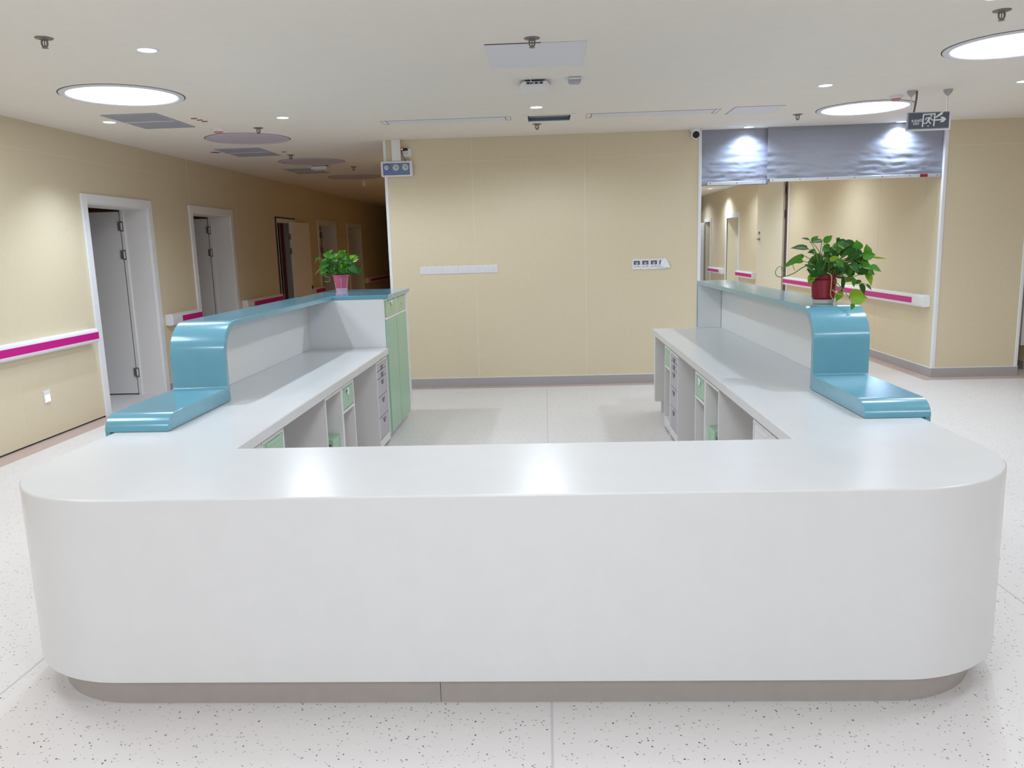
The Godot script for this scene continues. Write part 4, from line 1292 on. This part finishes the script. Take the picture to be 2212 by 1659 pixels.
func exit_sign() -> void:
	# turned a little, as it hangs; local x along the sign
	var o := thing("exit_sign", "hanging dark exit sign with a white running man and right arrow", "sign", V(3.23, 2.44, -7.05))
	part("housing", MB.new().box(V(-0.176, 0.0, -0.014), V(0.176, 0.145, 0.01), 0.004), M.vent, o)
	part("face", MB.new().box(V(-0.166, 0.012, 0.009), V(0.166, 0.138, 0.012), 0.001), M.sign_face, o)
	part("acrylic_edge", MB.new().box(V(-0.178, -0.004, -0.016), V(0.178, 0.004, 0.016), 0.002).box(V(0.166, 0.004, -0.014), V(0.178, 0.148, 0.016), 0.002), M.pale, o, "pale clear edge of the sign")
	# pictogram: units of the crop it was measured in (0.000338 m)
	var k := 0.000338
	var at := func(x: float, y: float) -> Vector2: return Vector2((x - 1170.0) * k, (1100.0 - y) * k)
	var z := 0.0115
	var fr := MB.new()
	stroke(fr, at.call(1020, 735), at.call(1325, 725), 30 * k, z)
	stroke(fr, at.call(1037, 725), at.call(1022, 1028), 32 * k, z)
	stroke(fr, at.call(1310, 715), at.call(1295, 1018), 32 * k, z)
	part("doorway_mark", fr, M.sign_mark, o)
	var man := MB.new()
	var hp: Vector2 = at.call(1224, 775)
	man.lathe([Vector2(23 * k, 0.0), Vector2(23 * k, 0.0135), Vector2(0.0, 0.0135)], V(hp.x, hp.y, 0.0), 20, Basis(V(1, 0, 0), PI / 2))
	for s in [[1190, 805, 1150, 890, 46], [1195, 812, 1110, 818, 26], [1112, 818, 1082, 868, 24], [1205, 815, 1240, 868, 24], [1238, 868, 1290, 872, 20], [1150, 880, 1122, 940, 28], [1124, 940, 1052, 946, 24], [1160, 885, 1218, 960, 28]]:
		stroke(man, at.call(s[0], s[1]), at.call(s[2], s[3]), s[4] * k, z)
	stroke(man, at.call(1140, 1012), at.call(1180, 1010), 20 * k, z)
	part("running_man", man, M.sign_mark, o)
	var ar := MB.new()
	stroke(ar, at.call(1325, 875), at.call(1480, 868), 34 * k, z)
	var tip := PackedVector2Array([at.call(1445, 800), at.call(1525, 802), at.call(1588, 860), at.call(1520, 930), at.call(1440, 930), at.call(1490, 868)])
	ar.prism(tip, z, z + 0.0034, Basis())
	part("arrow", ar, M.sign_mark, o)
	var fl := MB.new()
	var flap := PackedVector2Array([at.call(1325, 800), at.call(1440, 705), at.call(1500, 675), at.call(1530, 678), at.call(1490, 715), at.call(1490, 745), at.call(1440, 770), at.call(1330, 830)])
	fl.prism(flap, z, z + 0.0038, Basis())
	part("door_mark", fl, M.sign_mark, o)
	# lettering: four characters drawn stroke by stroke, and EXIT
	var tx := MB.new()
	var glyphs := [
		[[0.5, 1.0, 0.5, 0.88], [0.08, 0.84, 0.92, 0.84], [0.08, 0.84, 0.08, 0.7], [0.92, 0.84, 0.92, 0.7], [0.05, 0.5, 0.95, 0.5], [0.45, 0.7, 0.25, 0.32], [0.25, 0.32, 0.85, 0.03], [0.72, 0.5, 0.55, 0.2], [0.55, 0.2, 0.12, 0.03]],
		[[0.5, 1.0, 0.05, 0.6], [0.5, 1.0, 0.95, 0.6], [0.22, 0.56, 0.78, 0.56], [0.24, 0.32, 0.76, 0.32], [0.05, 0.05, 0.95, 0.05], [0.5, 0.56, 0.5, 0.05]],
		[[0.5, 1.0, 0.5, 0.05], [0.16, 0.88, 0.16, 0.55], [0.16, 0.55, 0.84, 0.55], [0.84, 0.88, 0.84, 0.55], [0.06, 0.4, 0.06, 0.05], [0.06, 0.05, 0.94, 0.05], [0.94, 0.4, 0.94, 0.05]],
		[[0.12, 0.9, 0.88, 0.9], [0.12, 0.9, 0.12, 0.08], [0.88, 0.9, 0.88, 0.08], [0.12, 0.1, 0.88, 0.1]]]
	for g in 4:
		var o2: Vector2 = at.call(748 + g * 66.0, 910 - g * 4.0)
		for s in glyphs[g]:
			stroke(tx, o2 + Vector2(s[0], s[1]) * 58 * k, o2 + Vector2(s[2], s[3]) * 58 * k, (8 if g < 3 else 11) * k, z)
	part("lettering", tx, M.sign_mark, o, "four white characters")
	var tm := TextMesh.new()
	var font := SystemFont.new()
	font.font_names = PackedStringArray(["Droid Sans"])
	font.font_weight = 700
	tm.font = font
	tm.font_size = 32
	tm.text = "EXIT"
	tm.depth = 0.002
	tm.pixel_size = 0.00075
	tm.curve_step = 2.0
	var tn := MeshInstance3D.new()
	tn.name = "exit_lettering"
	tn.mesh = tm
	tn.material_override = M.sign_mark
	tn.set_meta("label", "white word EXIT")
	o.add_child(tn)
	var ep: Vector2 = at.call(868, 948)
	tn.position = V(ep.x, ep.y, z + 0.001)
	# hangers
	for x in [-0.148, 0.15]:
		var top := CEIL - 2.44
		part("hanger_rod", MB.new().tube([V(x, 0.14, -0.002), V(x, top - 0.03, -0.002)], 0.004), M.alu, o)
		part("hanger_cup", MB.new().lathe([Vector2(0.005, top - 0.05), Vector2(0.012, top - 0.045), Vector2(0.03, top - 0.025), Vector2(0.036, top - 0.004), Vector2(0.037, top)], V(x, 0, -0.002), 24, Basis(), true), M.base, o)
	part("conduit", MB.new().tube([V(-0.118, 0.14, -0.01), V(-0.108, 0.2, -0.012), V(-0.1, 0.26, -0.012), V(-0.1, CEIL - 2.44, -0.01)], 0.008), M.cable, o, "brown flexible conduit")

# ------------------------------------------------------------------ plants
func leaf_mesh(base: Vector3, tip: Vector3, width: float, facing: Vector3, curl: float) -> MB:
	# heart shaped blade from the stalk at «base» to its point at «tip»
	var m := MB.new()
	var d := tip - base
	var L := d.length()
	d = d / L
	var side := d.cross(facing).normalized()
	var nrm := side.cross(d).normalized()
	var rows := []
	var halves := [0.0, 0.62, 0.9, 1.0, 0.93, 0.74, 0.46, 0.18, 0.0]
	for i in halves.size():
		var t := i / 8.0
		var row := []
		for j in 5:
			var u := j / 2.0 - 1.0
			var w: float = halves[i] * width * 0.5
			var lobe := 0.13 * L * absf(u) * pow(1.0 - t, 2.0) * (1.0 if i > 0 else 0.0)
			row.append(base + d * (L * t - lobe) + side * u * w + nrm * (0.28 * w * absf(u) - curl * L * t * t + curl * L * 0.4 * t))
		rows.append(row)
	m.grid(rows, nrm)
	return m

func plant(o: Node3D, leaves: Array, cx: float, by: float, scale: float, rim_y: float, depth: float, fill: Array) -> void:
	var mid := V(0, rim_y * 0.9, 0)
	var r := RandomNumberGenerator.new()
	r.seed = 21
	var all := leaves.duplicate()
	for f in fill[0]:
		# extra leaves inside the crown
		var u := r.randf_range(0.04, 0.96)
		var x := lerpf(fill[1], fill[2], u)
		var arch := sin(u * PI)
		var y := lerpf(fill[4], lerpf(fill[4], fill[3], arch), r.randf_range(0.05, 1.0))
		var a := r.randf_range(-0.6, 1.2) * (1.0 if x > cx else -1.0)
		var L := r.randf_range(fill[5] * 0.75, fill[5] * 1.15)
		var dx := cos(a) * L * (1.0 if x > cx else -1.0) * r.randf_range(0.3, 1.0)
		all.append([x, y, x + dx, y + L * r.randf_range(-0.2, 0.8), L * 0.68, fill[6][r.randi_range(0, 3)]])
	for l in all:
		var z := r.randf_range(-depth, depth)
		if l.size() > 6:
			z = l[6]
		var base := V((l[0] - cx) * scale, (by - l[1]) * scale, z)
		var dz := r.randf_range(-0.4, 0.5) * Vector2(l[2] - l[0], l[3] - l[1]).length() * scale
		var tip := V((l[2] - cx) * scale, (by - l[3]) * scale, z + dz)
		var facing := V(r.randf_range(-0.35, 0.35), r.randf_range(0.2, 0.9), 1.0).normalized()
		var lf := part("leaf", leaf_mesh(base, tip, l[4] * scale, facing, r.randf_range(0.05, 0.25)), M.leaves[l[5]], o)
		# its stalk, from the soil
		var root := mid + V(r.randf_range(-0.035, 0.035), 0, r.randf_range(-0.035, 0.035))
		var up := V(lerpf(root.x, base.x, 0.35), maxf(rim_y + 0.015, lerpf(root.y, base.y, 0.75)), lerpf(root.z, base.z, 0.4))
		var pts := []
		for i in 7:
			var t := i / 6.0
			pts.append(root.lerp(up, t).lerp(up.lerp(base, t), t))
		part("stalk", MB.new().tube(pts, 0.0026, 0.0018, 5), M.stem, lf)

func smooth_line(p: Array, cx: float, by: float, scale: float, z: float) -> Array:
	var c := Curve3D.new()
	for i in p.size():
		var q: Vector3 = V((p[i][0] - cx) * scale, (by - p[i][1]) * scale, z)
		var a: Array = p[maxi(i - 1, 0)]
		var b: Array = p[mini(i + 1, p.size() - 1)]
		var tan := V(b[0] - a[0], a[1] - b[1], 0) * scale / 6.0
		c.add_point(q, -tan, tan)
	var out := []
	for i in 25:
		out.append(c.sample_baked(c.get_baked_length() * i / 24.0, true))
	return out

func plants() -> void:
	# large plant in the dark red pot
	var o := thing("potted_plant", "large trailing pothos in a dark red pot on the right ledge", "potted plant", V(1.535, LEDGE, -4.47))
	part("pot", MB.new().lathe([Vector2(0.0, 0.022), Vector2(0.054, 0.022), Vector2(0.061, 0.036), Vector2(0.067, 0.132), Vector2(0.061, 0.138), Vector2(0.062, 0.142), Vector2(0.067, 0.144), Vector2(0.067, 0.16), Vector2(0.063, 0.16), Vector2(0.06, 0.142), Vector2(0.058, 0.137)], Vector3.ZERO, 40), M.pot_red, o, "dark red glossy pot")
	part("water_base", MB.new().lathe([Vector2(0.0, 0.0), Vector2(0.048, 0.0), Vector2(0.053, 0.006), Vector2(0.057, 0.026), Vector2(0.0545, 0.026)], Vector3.ZERO, 40), M.pot_base, o, "pale chipped base")
	part("soil", MB.new().lathe([Vector2(0.059, 0.139), Vector2(0.03, 0.144), Vector2(0.0, 0.142)], Vector3.ZERO, 24), M.soil, o)
	var S := 0.000316
	var leaves := [
		[1335, 1215, 1672, 1212, 290, 2, 0.1], [1215, 1095, 1150, 1290, 125, 2, 0.085], [770, 790, 708, 1000, 125, 2, 0.05],
		[640, 480, 265, 695, 120, 1, 0.0], [640, 575, 455, 600, 100, 2], [740, 360, 415, 335, 125, 0], [770, 215, 622, 178, 48, 0],
		[800, 250, 918, 148, 95, 1], [950, 240, 700, 258, 95, 0], [950, 265, 1095, 148, 120, 1], [1180, 270, 1136, 190, 90, 0],
		[1190, 250, 1230, 180, 40, 0], [1250, 250, 1420, 266, 78, 0], [1470, 410, 1452, 232, 190, 1], [1690, 500, 1690, 305, 170, 1],
		[1760, 545, 1960, 567, 34, 2], [1730, 700, 1925, 790, 140, 1], [1720, 780, 1812, 1035, 150, 2], [1585, 870, 1470, 990, 120, 2],
		[1690, 960, 1555, 1005, 80, 0], [1630, 1000, 1712, 1192, 120, 0], [1705, 1010, 1782, 1105, 66, 0], [1290, 380, 1335, 525, 220, 0, 0.1],
		[1120, 300, 1260, 350, 120, 3, 0.08], [980, 570, 1125, 505, 95, 2, 0.1], [1105, 560, 1205, 700, 130, 1, 0.1], [1240, 850, 1290, 1175, 100, 0, 0.07],
		[1395, 890, 1470, 1050, 125, 1], [640, 640, 815, 775, 66, 0], [1270, 1290, 1235, 1392, 85, 1, 0.21], [1500, 600, 1680, 640, 170, 0],
		[1350, 650, 1500, 760, 180, 0, 0.08], [1200, 640, 1330, 800, 200, 0, 0.06], [1080, 420, 960, 520, 130, 0, 0.05], [860, 420, 700, 430, 100, 0],
		[900, 330, 1010, 420, 160, 3, 0.07], [1380, 450, 1560, 520, 170, 3, 0.05], [1560, 760, 1700, 850, 130, 1], [1440, 560, 1580, 470, 150, 1],
		[1000, 640, 880, 700, 110, 0], [1480, 470, 1330, 560, 150, 0, 0.08], [1650, 560, 1770, 640, 120, 3]]
	plant(o, leaves, 1005.0, 1330.0, S, 0.15, 0.075, [76, 780.0, 1720.0, 240.0, 800.0, 250.0, [0, 0, 3, 1]])
	part("vine", MB.new().tube(smooth_line([[800, 640], [640, 680], [480, 780], [330, 835], [200, 835], [155, 770], [180, 690], [245, 655], [270, 720], [310, 775]], 1005, 1330, S, 0.01), 0.003, 0.002, 6), M.stem, o)
	part("vine", MB.new().tube(smooth_line([[470, 590], [465, 660], [500, 740]], 1005, 1330, S, 0.0), 0.002, 0.0015, 6), M.stem, o)
	part("vine", MB.new().tube(smooth_line([[960, 780], [1040, 830], [1045, 1000], [1040, 1150], [1080, 1230], [1165, 1300]], 1005, 1330, S, 0.082), 0.0025, 0.002, 6), M.root, o, "pale root hanging over the pot")
	part("vine", MB.new().tube(smooth_line([[1050, 1070], [1130, 1130], [1230, 1170], [1330, 1190]], 1005, 1330, S, 0.09), 0.0025, 0.002, 6), M.root, o)
	part("vine", MB.new().tube(smooth_line([[1240, 780], [1300, 900], [1400, 880], [1560, 830]], 1005, 1330, S, 0.05), 0.0028, 0.002, 6), M.stem, o)

	# small plant in the pink pot
	var p := thing("potted_plant", "small bushy pothos in a translucent pink pot on the left ledge", "potted plant", V(-1.87, LEDGE, -7.22))
	part("pot", MB.new().lathe([Vector2(0.0, 0.03), Vector2(0.054, 0.03), Vector2(0.066, 0.125), Vector2(0.073, 0.14), Vector2(0.077, 0.15), Vector2(0.074, 0.15), Vector2(0.07, 0.142), Vector2(0.064, 0.125)], Vector3.ZERO, 36), M.pot_pink, p, "pink pot")
	part("base", MB.new().lathe([Vector2(0.0, 0.0), Vector2(0.05, 0.0), Vector2(0.0545, 0.03), Vector2(0.05, 0.031)], Vector3.ZERO, 36), M.pot_pale, p, "pale lower part of the pot")
	var ribs := MB.new()
	for k in 6:
		var a := TAU * k / 6.0 + 0.3
		ribs.tube([V(cos(a) * 0.0525, 0.012, sin(a) * 0.0525), V(cos(a) * 0.0665, 0.125, sin(a) * 0.0665)], 0.002, -1.0, 6)
	part("ribs", ribs, M.pot_pale, p)
	part("soil", MB.new().lathe([Vector2(0.066, 0.132), Vector2(0.03, 0.138), Vector2(0.0, 0.136)], Vector3.ZERO, 24), M.soil, p)
	var s2 := 0.000382
	var small := [
		[640, 560, 475, 520, 170, 1], [480, 610, 330, 610, 50, 3], [330, 620, 230, 740, 16, 2], [600, 650, 410, 760, 110, 2], [620, 830, 420, 845, 110, 1],
		[420, 860, 275, 1005, 18, 2], [560, 900, 430, 960, 130, 3], [700, 500, 785, 420, 100, 1], [900, 540, 880, 430, 130, 2], [960, 540, 1085, 428, 130, 1],
		[1050, 560, 1120, 540, 130, 2], [1180, 600, 1340, 600, 110, 1], [1250, 690, 1410, 650, 130, 2], [1130, 700, 1290, 745, 110, 0], [1170, 790, 1255, 925, 60, 0],
		[1120, 850, 1190, 980, 130, 3], [820, 600, 640, 740, 130, 2], [1040, 620, 940, 580, 120, 1], [940, 780, 820, 720, 140, 3], [1080, 720, 1020, 830, 100, 1],
		[850, 940, 780, 1000, 110, 1], [900, 900, 1000, 860, 90, 3], [740, 700, 640, 620, 150, 0], [1000, 700, 900, 640, 150, 0], [780, 540, 700, 640, 170, 1],
		[760, 820, 880, 900, 140, 0], [1060, 930, 1140, 1010, 110, 1], [1180, 640, 1290, 560, 120, 2]]
	plant(p, small, 915.0, 1410.0, s2, 0.135, 0.07, [84, 500.0, 1290.0, 470.0, 940.0, 225.0, [0, 1, 3, 1]])
	part("vine", MB.new().tube(smooth_line([[700, 900], [500, 970], [520, 1030], [650, 1070], [660, 1160], [520, 1165]], 915, 1410, s2, 0.03), 0.002, 0.0015, 6), M.root, p, "pale hanging root")
